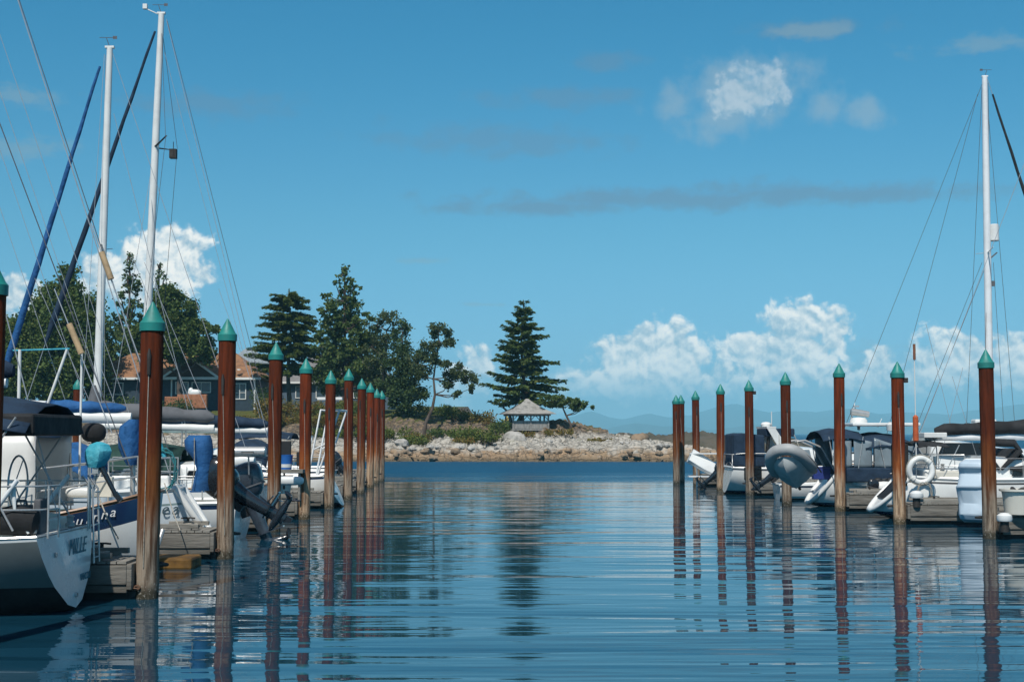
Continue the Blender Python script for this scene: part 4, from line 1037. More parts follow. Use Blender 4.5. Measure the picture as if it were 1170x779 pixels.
def outboard(parent, loc, tilt, s=1.0, m=None, steer=0.0, cover=None, flip=False):
    """loc: transom clamp; motor hangs aft (-X) of it; tilt lifts the leg aft"""
    m = m or OBBLK
    if flip: tilt = -tilt; steer += math.pi
    M = Matrix.Translation(loc) @ Matrix.Rotation(steer, 4, 'Z') @ Matrix.Rotation(tilt, 4, 'Y') @ Matrix.Scale(s, 4)
    br = MB(); br.box((-.02, 0, -.05), (.12, .26, .42)); br.box((-.14, 0, .02), (.2, .16, .22)); br.xf(M); root = br.build('outboard_motor', BLK, parent, bevel=.01)
    c = MB(); secs = []
    for z, xa, xb, w_ in ((.06, -.42, .04, .13), (.14, -.50, .07, .19), (.30, -.56, .09, .22), (.48, -.58, .08, .23), (.60, -.56, .04, .21), (.68, -.48, -.03, .16), (.71, -.36, -.12, .07)):
        xm = (xa + xb) / 2; hx = (xb - xa) / 2
        secs.append([(xm + hx * math.copysign(abs(math.cos(a)) ** .6, math.cos(a)), w_ * math.copysign(abs(math.sin(a)) ** .6, math.sin(a)), z) for a in [2 * math.pi * q / 20 for q in range(20)]])
    c.loft(secs, closed=True, cap0=True, cap1=True); c.xf(M); cw = c.build('cowling', cover or m, root, smooth=45)
    st = MB(); st.loft([[(p[0] * 1.0 + (-0.003 if p[0] < -.2 else .003), p[1] * 1.015, z) for p in secs[2]] for z in (.235, .262)], closed=True); st.xf(M); st.build('cowling_band', GREYC, cw)
    l = MB(); secs = []
    for z, xa, xb, w_ in ((.08, -.40, .0, .12), (-.10, -.36, -.06, .10), (-.35, -.34, -.10, .075), (-.60, -.34, -.13, .055), (-.82, -.36, -.14, .045), (-.98, -.38, -.17, .03)):
        xm = (xa + xb) / 2; hx = (xb - xa) / 2
        secs.append([(xm + hx * math.cos(a), w_ * math.sin(a), z) for a in [2 * math.pi * q / 14 for q in range(14)]])
    l.loft(secs, closed=True, cap0=True, cap1=True)
    l.prism([(-.62, .10), (-.20, .12), (-.08, 0), (-.20, -.12), (-.62, -.10)], 'z', -.66, -.635)
    l.tube([(.04, 0, -.86), (-.02, 0, -.86), (-.16, 0, -.86), (-.42, 0, -.86), (-.52, 0, -.86)], [.015, .05, .075, .07, .05], 12)
    l.prism([(-.34, -.86), (-.16, -.86), (-.28, -1.10), (-.36, -1.10)], 'y', -.012, .012)
    l.xf(M); l.build('leg', m, root, smooth=45)
    p = MB(); p.tube([(-.52, 0, -.86), (-.60, 0, -.86), (-.68, 0, -.86)], [.055, .05, .02], 10)
    for k in range(3):
        a = 2.094 * k + .4; i0 = len(p.v)
        p.prism([(.05, -.03), (.17, -.09), (.21, .0), (.16, .07), (.05, .04)], 'x', -.60, -.585)
        p.xf(Matrix.Translation((-.0, 0, -.86)) @ Matrix.Rotation(a, 4, 'X') @ Matrix.Translation((-.59, 0, 0)) @ Matrix.Rotation(.5, 4, 'Z') @ Matrix.Translation((.59, 0, 0)), i0)
    p.xf(M); p.build('propeller', OBBLK, root, smooth=40)
    return root
def bimini(parent, x0, x1, hw, z, m, crown=0.22, drop=0.10, name='bimini', legs=None, zr=0.0):
    b = MB(); secs = []
    for i in range(9):
        k = i / 8; x_ = x0 + (x1 - x0) * k; zz = z + zr * k - drop * (abs(k - .5) * 2) ** 2.5 - 0.03 * math.sin(k * math.pi * 3) ** 2
        secs.append([(x_, hw * q, zz - crown * abs(q) ** 2.6) for q in (-1, -.9, -.7, -.4, 0, .4, .7, .9, 1)])
    b.loft(secs); o = b.build(name, m, parent, smooth=60, solid=0.02)
    for (xa, xb, zb) in (legs or ()):
        for sd_ in (1, -1): 
            f = MB(); f.tube([(xa, sd_ * hw * .98, zb), (xb, sd_ * hw * .97, z - crown * .85)], .016, 6); f.build('bimini_frame', STEEL, parent, smooth=60)
    return o
def canvas_panel(parent, pts, m, name='canvas_side', th=0.02):
    b = MB(); n = 8; A, B_, C_, D_ = [Vector(p) for p in pts]; nor = (B_ - A).cross(D_ - A).normalized(); secs = []
    for i in range(n + 1):
        u_ = i / n; r = []
        for j in range(n + 1):
            v_ = j / n; p = A.lerp(B_, u_).lerp(D_.lerp(C_, u_), v_)
            r.append(p + nor * 0.03 * math.sin(u_ * 9 + v_ * 2) * math.sin(v_ * math.pi))
        secs.append(r)
    b.loft(secs); return b.build(name, m, parent, smooth=60, solid=th)

def std_bands(stripe=None, cove=None):
    """materials: 0 topsides, 1 stripe, 2 boot top, 3 bottom"""
    b = [('s', 0.0, 0), ('s', 0.05, 1 if stripe else 0), ('s', 0.05 + (stripe or 0.02), 0), ('s', 0.30 + (stripe or 0), 0), ('s', .55 + (stripe or 0), 0), ('w', 0.16, 2), ('w', 0.07, 3), ('w', 0.0, 3), ('d', 0.35, 3), ('d', 0.7, 3), ('d', 1.0, 3)]
    return b
def fender(px, d, z, r=0.11, L=0.5, m=None, lab=None, cat='fender', grp=None, side=0):
    p = at(px, 500, d); b = MB(); b.lathe([(r * .3, -L / 2), (r * .8, -L / 2 + .05), (r, -L / 2 + .12), (r, L / 2 - .12), (r * .8, L / 2 - .05), (r * .3, L / 2), (.02, L / 2 + .05)], 12)
    o = b.build('fender', m or GEL, smooth=50, loc=(p.x, d, z)); tag(o, lab, cat, grp); return o

# ------------------------------------------------------------------ docks
def finger(xp, d, side, lab, L=9.0, wd=1.15, zt=0.60, ladder=False):
    """finger float running outwards from the pile at the channel"""
    root = thing('finger_dock', lab, 'dock', (xp + side * 0.26, d, 0), 0 if side > 0 else math.pi, 'finger docks between the boats')
    p = MB(); n = int(L / 0.16)
    for k in range(n): p.box((0.08 + k * 0.16, 0, zt - .02), (0.145, wd, 0.04))
    p.build('deck_planks', DOCKW, root)
    for sy in (-1, 1):
        s_ = MB(); s_.box((L / 2, sy * (wd / 2 - .03), zt - .21), (L, 0.08, 0.30)); s_.box((L / 2, sy * (wd / 2 - .05), zt - .43), (L, 0.06, 0.12)); s_.build('side_board', DOCKC, root, bevel=.008)
        c_ = MB(); c_.box((L / 2, sy * (wd / 2 - .07), zt + .085), (L - .5, 0.10, 0.09))
        for k in range(5): c_.box((.5 + k * (L - 1) / 4, sy * (wd / 2 - .07), zt + .02), (0.2, 0.10, 0.05))
        c_.build('bull_rail', DOCKW, root, bevel=.01)
    e_ = MB(); e_.box((-.04, 0, zt - .24), (0.08, wd, 0.40)); e_.build('end_board', DOCKC, root, bevel=.01)
    for xk in (.7, 3.4, 6.2):
        k_ = MB(); k_.tube([(xk - .15, -wd / 2 + .07, zt + .19), (xk - .06, -wd / 2 + .07, zt + .20), (xk + .06, -wd / 2 + .07, zt + .20), (xk + .15, -wd / 2 + .07, zt + .19)], .018, 6); k_.tube([(xk, -wd / 2 + .07, zt + .1), (xk, -wd / 2 + .07, zt + .2)], .03, 6); k_.build('cleat', IRON, root, smooth=50)
    for k in range(4):
        f = MB(); f.box((.6 + k * (L - 1.2) / 3, 0, .0), (1.2, wd * .8, 0.26)); f.build('float', FLOATB, root, bevel=.03)
    h = MB(); h.tube([(0, -.16, zt - .1), (-.32, -.24, zt - .1), (-.5, 0, zt - .1), (-.32, .24, zt - .1), (0, .16, zt - .1)], .028, 8); h.build('pile_hoop', IRON, root, smooth=60)
    return root
def pos(o): return o.location
FL = {}
LF = {1: 'finger dock beside the navy striped sailboat, its end lying against the nearest left pile', 2: 'finger dock with a yellow float beside the grey hulled sailboat', 3: 'finger dock behind the big tilted outboard motor',
      4: 'left finger dock ending at the pile with the blue bucket beside it', 5: 'left finger dock just before the workboat with the arch', 6: 'left finger dock just behind the workboat with the arch', 7: 'left finger dock third from the far end', 8: 'left finger dock second from the far end', 9: 'last finger dock at the far end of the left row'}
for i, lb in LF.items():
    p = pos(PL[i]); FL[i] = finger(p.x, p.y + (.35 if i > 2 else .3), -1, lb)
RF = {0: 'nearest finger dock on the right, carrying the white tub', 1: 'finger dock in front of the white sailboat with the life ring', 2: 'finger dock at the bright orange pile, beside the navy topped cruiser',
      3: 'finger dock under the hanging grey inflatable', 4: 'finger dock before the small motorboat with navy canvas', 5: 'finger dock with the tipped white skiff', 6: 'farthest finger dock of the right row'}
FR = {}
for i, lb in RF.items():
    if i == 3: continue
    p = pos(PR[i]); FR[i] = finger(p.x, p.y + .35, 1, lb)
for x0, ya, yb, lb in ((-18.6, 14, 82, 'long main walkway float behind the left hand boats'), (23.5, 28, 80, 'long main walkway float behind the right hand boats')):
    root = thing('walkway_dock', lb, 'dock', (x0, (ya + yb) / 2, 0)); L = yb - ya
    w = MB()
    for k in range(int(L / .2)): w.box((0, -L / 2 + .1 + k * .2, .6), (2.2, .185, .05))
    w.build('deck_planks', DOCKW, root)
    for s_ in (-1, 1):
        q = MB(); q.box((s_ * 1.06, 0, .37), (.1, L, .40)); q.build('side_board', DOCKC, root)
    q = MB(); q.box((0, 0, .0), (1.8, L - 1, .3)); q.build('float', FLOATB, root)

def coil(name, lab, c, r, n, m, squash=1.0, vertical=False, cat='rope'):
    b = MB(); pts = []; R_ = random.Random(int(c[0] * 100) + n)
    for k in range(n * 14):
        a = k * 2 * math.pi / 14; rr = r * (1 + .12 * math.sin(k * 1.7) + R_.uniform(-.05, .05))
        p = Vector((rr * math.cos(a), rr * math.sin(a) * squash, .02 + .012 * k / 14 + R_.uniform(0, .012)))
        pts.append(Vector((p.x, p.z, p.y)) if vertical else p)
    b.tube(pts, .012, 6); o = b.build(name, m, smooth=60, loc=c); tag(o, lab, cat); return o

def L_root(name, label, cat, px_stern, d, group=None):
    return thing(name, label, cat, (at(px_stern, 560, d).x, d, 0), math.pi, group)
def R_root(name, label, cat, px_stern, d, group=None):
    return thing(name, label, cat, (at(px_stern, 560, d).x, d, 0), 0.0, group)
def lp(root, px, py, d=None):
    """photo position at depth d -> local point of the boat"""
    d = d or root.location.y; p = at(px, py, d) - root.location; s_ = -1 if abs(root.rotation_euler.z) > 1 else 1
    return Vector((s_ * p.x, s_ * p.y, p.z))
def furled(parent, a, b_, r, m, name='furled_headsail'):
    a = Vector(a); b_ = Vector(b_); q = MB(); n = 14
    q.tube([a.lerp(b_, k / n) + Vector((0, .02 * math.sin(k * 2.1), 0)) for k in range(n + 1)], [r * (0.5 if k == 0 else (1.15 - .75 * (k / n)) * (1 + .06 * math.sin(k * 3))) for k in range(n + 1)], 8)
    o = q.build(name, m, parent, smooth=60)
    return o
def boom(parent, x0, x1, z0, z1, r=.065, m=None):
    b = MB(); b.tube([(x0, 0, z0), (x1, 0, z1)], r, 10, flat=1.3); return b.build('boom', m or ALU, parent, smooth=45)
def hull_y(fn, xl, z, full=2.6, pw=.5, L=10):
    w, s, d, x = fn; best = min((abs(x(k / 400, z) - xl), k / 400) for k in range(401))[1]; t = best
    f = min(1, max(0, (s(t) - z) / (s(t) + d(t)))); return w(t) * max(0, 1 - f ** full) ** pw, t

# ---- the nearest boat, cut by the left edge
def boat_near():
    d = 21.2; r = L_root('sailboat', 'nearest grey hulled sailboat cut by the left edge, teal lettering on its flat transom', 'sailboat', 585 - 6.46 * FPX / d, d)
    L = 9.6; fn = hull_fns(L, 3.15, 1.16, 1.5, .82, .16, .6, dr=.45, tdr=-.04)
    gh = mat('grey_green_topsides', (0.17, 0.19, 0.185), 0.5, var=.12, scale=.8)
    b = [('s', 0, 0), ('s', .06, 1), ('s', .085, 1), ('s', .3, 1), ('w', .6, 1), ('w', .42, 3), ('w', .12, 3), ('w', .0, 3), ('d', .5, 3), ('d', 1, 3)]
    h = hull(r, fn, [GEL, gh, gh, BOTTOM], b, full=1.45, pw=.58)
    deck(r, fn, DECKM); toerail(r, fn, STEEL, .022)
    lettering(h, 'MILLE', .34, (-.012 + .16 * .86, -.42, .90), (R(90), 0, R(-90)), LETT, shear=.25, sx=1.0)
    lettering(h, 'VANCOU', .15, (-.01 + .16 * .44, -.62, .44), (R(90), 0, R(-90)), LETT, sx=.8)
    for y, z in ((.62, .86), (-.05, .22)):
        q = MB(); q.tube([(.16 * z + .02, y, z), (.16 * z - .035, y, z)], .035, 10); q.build('exhaust_fitting', STEEL, h, smooth=40)
    cabin(r, 2.6, 7.4, .95, .75, 1.1, .45, .32, GEL); side_window(r, 3.3, 5.8, .93, 1.22, .18)
    cb = MB()
    for sy in (-1, 1): cb.box((1.6, sy * .95, 1.24), (2.0, .16, .26))
    cb.box((.52, 0, 1.22), (.14, 2.0, .22)); cb.build('cockpit_coaming', CREAM, r, bevel=.03)
    # pushpit
    zt = 1.2 + .66
    for z_ in (zt, 1.2 + .33): rail(r, [[(2.2, 1.30, z_), (.9, 1.27, z_), (.2, 1.12, z_), (.06, .7, z_)], [(2.2, -1.30, z_), (.9, -1.27, z_), (.2, -1.12, z_), (.06, -.7, z_)]], .015)
    for x_, y_ in ((2.2, 1.3), (.9, 1.27), (.12, 1.0), (.06, .7), (.06, -.7), (.12, -1.0), (.9, -1.27), (2.2, -1.3)): rail(r, [[(x_, y_, 1.12), (x_, y_, zt)]], .015)
    # boarding ladder on the transom
    ld = MB()
    for y_ in (-.78, -1.06): ld.tube([(.18, y_, 1.95), (.02, y_, 1.75), (-.02, y_, .62)], .016, 6)
    for z_ in (.7, .95, 1.2, 1.45, 1.7): ld.tube([(-.01, -.78, z_), (-.01, -1.06, z_)], .013, 6)
    ld.build('boarding_ladder', STEEL, r, smooth=60)
    # bimini and frame
    zb = at(20, 476, d).z
    bimini(r, .35, 3.2, 1.35, at(20, 452, d).z + .02, NAVY, crown=.42, drop=.16, legs=((1.6, .5, 1.2), (1.6, 2.9, 1.2), (.5, 1.4, 1.25), (2.9, 1.8, 1.2)))
    uc = MB(); uc.box((1.75, 0, at(20, 487, d).z + .02), (2.9, 2.3, .32)); uc.build('canvas_valance', BLACKC, r, bevel=.05)
    mast(r, 4.2, 1.5, 15.2, .08, spreaders=(.5,)); stay(r, (.25, 0, 1.2), (4.15, 0, 15.1), .009)
    boom(r, 1.1, 4.1, at(20, 446, d).z + .12, at(20, 446, d).z + .2)
    cyl_cover(r, 1.0, 4.0, at(20, 446, d).z + .28, at(20, 446, d).z + .5, .12, .2, NAVY, seed=2)
    # deck clutter
    for x_, y_ in ((1.05, 1.18), (.3, -.6), (.35, 1.0)):
        c_ = MB(); c_.lathe([(.07, 0), (.075, .05), (.045, .07), (.05, .13), (.065, .15), (.04, .17)], 14); w_ = c_.build('winch', STEEL, r, smooth=40, loc=(x_, y_, 1.19 + (.16 if x_ > 1 else 0)))
    q = MB(); q.box((.36, .55, 1.35), (.10, .42, .62)); q.build('helm_pod', GREYC, r, bevel=.02)
    q = MB(); q.tube([(1.0, 0, 1.15), (1.0, 0, 1.9)], .05, 8); q.build('steering_pedestal', GEL, r, smooth=50)
    q = MB(); pts = [(.9, .42 * math.cos(a), 1.85 + .42 * math.sin(a)) for a in [2 * math.pi * k / 24 for k in range(25)]]; q.tube(pts, .016, 6)
    for k in range(3): a = k * 2.094; q.tube([(.95, 0, 1.85), (.9, .42 * math.cos(a), 1.85 + .42 * math.sin(a))], .010, 5)
    q.build('steering_wheel', STEEL, r, smooth=60)
    for y_, z_ in ((.95, 1.55), (-.9, 1.6)):
        q = MB(); q.tube([(1.05, y_ * 1.2, 1.2), (.5, y_ * 1.25, 1.95)], .035, 8); q.build('strut_tube', ALU, r, smooth=50)
    q = MB(); q.tube([(2.0, 1.32, 1.2), (1.5, 1.34, 1.75), (1.2, 1.3, 1.82)], [.10, .12, .08], 10); q.build('winch_cover', NAVY, r, smooth=60)
    q = MB(); q.tube([(.35, 1.12, 1.2), (.55, 1.12, 1.5), (.6, 1.1, 1.9)], [.02, .02, .05], 8); q.build('flag_socket', GEL, r, smooth=60)
    return r
A_ = boat_near()
# covered small motor clamped to its rail
mt = thing('small_outboard', 'small outboard motor under a turquoise hood with a thin black shaft, on the stern rail', 'outboard motor', at(112, 520, 22.3))
q = MB(); secs = []
for z, rr, ox in ((.30, .05, .02), (.24, .20, .02), (.10, .27, .0), (-.06, .26, -.02), (-.20, .20, -.04), (-.27, .16, -.05)):
    secs.append([(ox + rr * 1.05 * math.cos(a) * (1 + .07 * math.cos(5 * a)), rr * .8 * math.sin(a) * (1 + .07 * math.sin(4 * a)), z) for a in [2 * math.pi * k / 20 for k in range(20)]])
q.loft(secs, closed=True, cap0=True, cap1=True); q.build('hood', TURQ, mt, smooth=25)
mt.scale = (.7, .7, .7)
q = MB(); q.tube([(.06, 0, -.22), (.22, 0, -.52), (.40, 0, -.86)], [.07, .06, .05], 8); q.box((.46, 0, -.92), (.22, .07, .12), Matrix.Rotation(.9, 3, 'Y')); q.build('shaft', OBBLK, mt, smooth=45)
q = MB(); q.box((-.03, -.02, -.33), (.14, .16, .16)); q.tube([(0, 0, -.3), (-.1, .05, -.75)], .02, 6); q.build('clamp_bracket', STEEL, mt, bevel=.01)

# ---- navy striped double ender
def boat_navy():
    d = 24.9; r = L_root('sailboat', 'white sailboat with a broad navy sheer band and white script lettering', 'sailboat', 165, d)
    L = 10.0; w, s0, dd, x = hull_fns(L, 3.1, 1.55, 1.7, .46, .22, .7, dr=.5, tdr=.1, canoe=True)
    s = lambda t: 1.16 + (.42 * (1 - t / .22) ** 1.7 if t < .22 else 0) + .5 * max(0, t - .45) ** 1.6
    x2 = lambda t, z: L * t - .10 * (1 - t) ** 5 * z + .7 * t ** 5 * (z - 1.7)
    fn = (w, s, dd, x2)
    b = [('s', 0, 2), ('s', .05, 1), ('s', .07, 1), ('s', .2, 1), ('s', .34, 1), ('s', .43, 0), ('s', .6, 0), ('w', .45, 0), ('w', .2, 3), ('w', .08, 3), ('w', 0, 3), ('d', .5, 3), ('d', 1, 3)]
    h = hull(r, fn, [GEL, NAVYP, WOOD, BOTTOM], b, n=40, full=2.6)
    deck(r, fn, CREAM); toerail(r, fn, WOOD, .03)
    for i, ch in enumerate('Maquinna'):
        xl = 1.20 - i * .130; t_ = xl / L; z = s(t_) - .21
        y, t = hull_y(fn, xl, z); y2, _ = hull_y(fn, xl + .1, z)
        lettering(h, ch, .25 if i == 0 else .23, (xl, y + .022, z), (R(90), 0, math.pi + math.atan2(y2 - y, .1)), LETW, shear=.28)
    cabin(r, 3.0, 7.2, 1.0, .7, 1.12, .55, .4, GEL); side_window(r, 3.6, 4.5, .985, 1.3, .18); side_window(r, 5.0, 5.8, .93, 1.28, .16)
    # tall dodger: white canvas sides under a blue roof
    zt = at(60, 497, d).z
    canvas_panel(r, [(1.55, 1.05, 1.3), (1.1 + .5, .95, zt), (2.4, .9, zt + .02), (4.1, 1.05, 1.35)], WHITE); canvas_panel(r, [(1.55, -1.05, 1.3), (1.6, -.95, zt), (2.4, -.9, zt + .02), (4.1, -1.05, 1.35)], WHITE)
    canvas_panel(r, [(4.1, 1.05, 1.35), (2.4, .9, zt), (2.4, -.9, zt), (4.1, -1.05, 1.35)], WHITE)
    canvas_panel(r, [(1.62, .96, zt + .01), (2.42, .93, zt + .06), (2.42, -.93, zt + .06), (1.62, -.96, zt + .01)], ROYAL, 'canvas_roof', .05)
    f = MB()
    for xa in (1.6, 2.42): f.tube([(xa + .02, .99, 1.3), (xa, .97, zt), (xa, -.97, zt), (xa + .02, -.99, 1.3)], .02, 6)
    f.build('dodger_frame', STEEL, r, smooth=60)
    q = MB(); q.box((2.7, 1.06, 1.72), (.45, .04, .35), Matrix.Rotation(R(40), 3, 'Y')); q.build('canvas_window', BLUEP, r)
    for xa, y in ((.1, .0),): rail(r, [[(1.6, .85, 2.0), (.8, .6, 2.1), (.12, 0, 2.2), (.8, -.6, 2.1), (1.6, -.85, 2.0)], [(1.6, .85, 1.62), (.8, .6, 1.75), (.12, 0, 1.85), (.8, -.6, 1.75), (1.6, -.85, 1.62)]], .016)
    for xa, y in ((1.6, .85), (.8, .6), (.12, 0), (.8, -.6), (1.6, -.85)): rail(r, [[(xa, y, s(xa / L) - .05), (xa, y, 2.05 + .15 * (xa < .9))]], .016)
    lifelines(r, fn, .17, .7, 5, .62)
    mast(r, 5.2, 1.5, 14.4, .085, WHITE, spreaders=(.5,)); stay(r, (.1, 0, 1.62), (5.15, 0, 14.3), .010, DWIRE)
    boom(r, 1.4, 5.1, 2.75, 2.9, .07, WHITE)
    # gallows with a pale blue line
    g_ = MB(); a, b2 = lp(r, 34, 401, d), lp(r, 87, 401, d)
    for p, y in ((a, .5), (b2, .5)): pass
    g_.tube([Vector((a.x, .5, 1.7)), Vector((a.x, .5, a.z))], .03, 8); g_.tube([Vector((a.x - .02, .5, 1.7)), Vector((b2.x, .5, b2.z))], .026, 8); g_.tube([Vector((b2.x + .05, -.5, 1.6)), Vector((b2.x + .05, -.5, b2.z))], .022, 8)
    g_.build('mizzen_gallows', WHITE, r, smooth=50)
    q = MB(); q.tube([Vector((a.x + .12, .5, a.z - .02)), Vector((b2.x - .04, .5, b2.z + .01))], .016, 6); q.build('gallows_line', TURQ, r, smooth=60)
    # wooden shroud rollers on stays
    for p0, p1, q0, q1 in (((79, 370), (93, 404), (62, 330), (128, 495)), ((116, 288), (127, 319), (104, 255), (172, 446))):
        st_ = stay(r, lp(r, *q0), lp(r, *q1), .010, WIRE)
        c_ = MB(); c_.tube([lp(r, *p0), lp(r, *p1)], .055, 10); c_.build('shroud_roller', SPARW, st_, smooth=50)
    return r
B_ = boat_navy()

# ---- grey white sailboat with reverse transom
def boat_sea():
    d = 31.4; r = L_root('sailboat', 'pale grey sailboat with a rounded white reverse transom beside the yellow float', 'sailboat', 254, d); r.rotation_euler.z = math.pi + .085
    L = 10.2; fn = hull_fns(L, 3.2, 1.42, 1.75, .34, .66, .8, dr=.5, tdr=-.16)
    tr = mat('dull_green_stripe', (.20, .28, .28), .5)
    b = [('s', 0, 0), ('s', .10, 1), ('s', .115, 1), ('s', .30, 2), ('s', .345, 1), ('s', .7, 1), ('w', .34, 1), ('w', .2, 3), ('w', .05, 3), ('d', .3, 3), ('d', .7, 3), ('d', 1, 3)]
    h = hull(r, fn, [GEL, GREYHULL, tr, BOTTOM], b, full=2.3); deck(r, fn, GEL, camber=.1); toerail(r, fn, GEL, .07); transom_rim(r, fn, GEL, .075, 2.3)
    for i, ch in enumerate('Sea'):
        xl = 1.32 - i * .20; z = .98; y, t = hull_y(fn, xl, z, 2.3); y2, _ = hull_y(fn, xl + .1, z, 2.3)
        lettering(h, ch, .36, (xl, y + .035, z), (R(78), 0, math.pi + math.atan2(y2 - y, .1)), LETD, shear=.3)
    cabin(r, 3.2, 7.8, 1.05, .75, 1.35, .5, .36, GEL); side_window(r, 3.9, 6.4, 1.02, 1.5, .18)
    cb = MB()
    for sy in (-1, 1): cb.box((2.2, sy * .72, 1.52), (1.9, .2, .28))
    cb.box((3.1, 0, 1.52), (.2, 2.1, .26))
    cb.build('cockpit_coaming', GEL, r, bevel=.05)
    for z_ in (2.06, 1.75): rail(r, [[(2.6, 1.2, z_), (1.6, .95, z_), (1.05, .55, z_), (1.0, .25, z_)], [(2.6, -1.2, z_), (1.6, -.95, z_), (1.05, -.55, z_), (1.0, -.25, z_)]], .015)
    for x_, y_ in ((2.6, 1.2), (1.6, .95), (1.05, .55), (1.0, .25), (2.6, -1.2), (1.6, -.95), (1.05, -.55), (1.0, -.25)): rail(r, [[(x_, y_, 1.38), (x_, y_, 2.06)]], .015)
    lifelines(r, fn, .28, .75, 4, .62)
    mast(r, 5.3, 1.8, 14.2, .09, spreaders=(.5,)); 
    stay(r, (1.0, .3, 1.42), (5.25, 0, 14.1), .012, WIRE); stay(r, (.95, -.3, 1.42), (5.2, .05, 14.0), .010, DWIRE)
    ze = at(120, 474, d).z; a = lp(r, 152, 470, d)
    boom(r, a.x, 5.2, at(150, 478, d).z, at(80, 478, d).z + .08, .10, WHITE)
    cyl_cover(r, lp(r, 146, 466, d).x, 3.85, at(130, 467, d).z, at(80, 465, d).z, .10, .17, ROYAL, tall=1.05, seed=4)
    q = MB(); q.tube([(3.75, 0, at(80, 465, d).z), (5.0, 0, at(60, 466, d).z)], [.13, .2], 12); q.build('furling_drum', GEL, r, smooth=40)
    for k in range(4): stay(r, lp(r, 150 - k * 22, 474, d), (5.2, 0, 12 - k * 1.2), .006, WIRE, 'lazy_jack')
    for px0, py0, px1, py1 in ((125, 495, 98, 330), (104, 455, 45, 320), (150, 505, 118, 420)): stay(r, lp(r, px0, py0), lp(r, px1, py1), .007, WIRE, 'halyard')
    dg = MB(); secs = []
    bimini(r, 2.6, 4.0, 1.05, 2.42, ROYAL, crown=.55, drop=.35, name='spray_hood')
    # covered bundle on the rail by the pile
    return r
C_ = boat_sea()
def bag(name, lab, cat, secs_px, d, m, yw=.5, strap=None):
    """draped cover: list of (photo x left, x right, y) slices"""
    root = thing(name, lab, cat, at((secs_px[-1][0] + secs_px[-1][1]) / 2, secs_px[-1][2], d)); b = MB(); secs = []
    for j, (xa, xb, y) in enumerate(secs_px):
        A, B2 = at(xa, y, d) - root.location, at(xb, y, d) - root.location; c = (A + B2) / 2; hx = (B2.x - A.x) / 2; k = .45 if j == 0 else 1
        secs.append([(c.x + hx * math.cos(a) * (1 + .05 * math.sin(6 * a + j)), yw * k * .5 * math.sin(a) * (1 + .08 * math.cos(5 * a + j * 2)), c.z) for a in [2 * math.pi * q / 22 for q in range(22)]])
    b.loft(secs, closed=True, cap0=True, cap1=True); b.build('cover', m, root, smooth=50)
    return root
mc = bag('covered_outboard', 'big black outboard tilted over the water with a tall royal blue cover on its head', 'outboard motor', [(216, 240, 497), (211, 242, 503), (212, 243, 513), (220, 243, 523), (225, 243, 535), (222, 242, 548), (220, 243, 560)], 30.4, ROYAL, .5)
q = MB(); q.tube([at(231, 500, 30.4) - mc.location + Vector((-.1, -.30, 0)), at(226, 535, 30.4) - mc.location + Vector((0, -.32, 0)), at(222, 560, 30.4) - mc.location + Vector((0, -.30, 0))], .010, 6); q.build('tie_cord', ROPE, mc, smooth=60)
outboard(mc, at(262, 573, 30.5) - mc.location, R(-57), 1.22, OBBLK, steer=0.0, flip=True)
m2 = bag('covered_winch', 'bulky royal blue canvas bundle left of the nearest whole pile, above the navy band', 'canvas cover', [(148, 158, 479), (138, 160, 487), (135, 161, 500), (136, 161, 512), (142, 160, 524), (146, 158, 531)], 26.4, ROYAL, .55)
q = MB(); p0 = Vector((0, 0, 0)); q.tube([p0, p0 + Vector((0, 0, -1.0))], .05, 8); q.build('support_post', STEEL, m2, smooth=50)
coil('rope_coil', 'teal rope coil hanging on the rail of the pale grey sailboat', at(185, 537, 29.4), .28, 4, mat('teal_rope', (.03, .20, .22), .9), squash=1.5, vertical=True)
lr = MB(); lr.tube([at(167, 465, 29.5), at(176, 490, 29.5), at(188, 522, 29.5)], [.07, .06, .045], 8); o_ = lr.build('furled_flag', TURQ, smooth=60); tag(o_, 'slanting rolled turquoise cloth just right of the nearest whole pile', 'cloth')

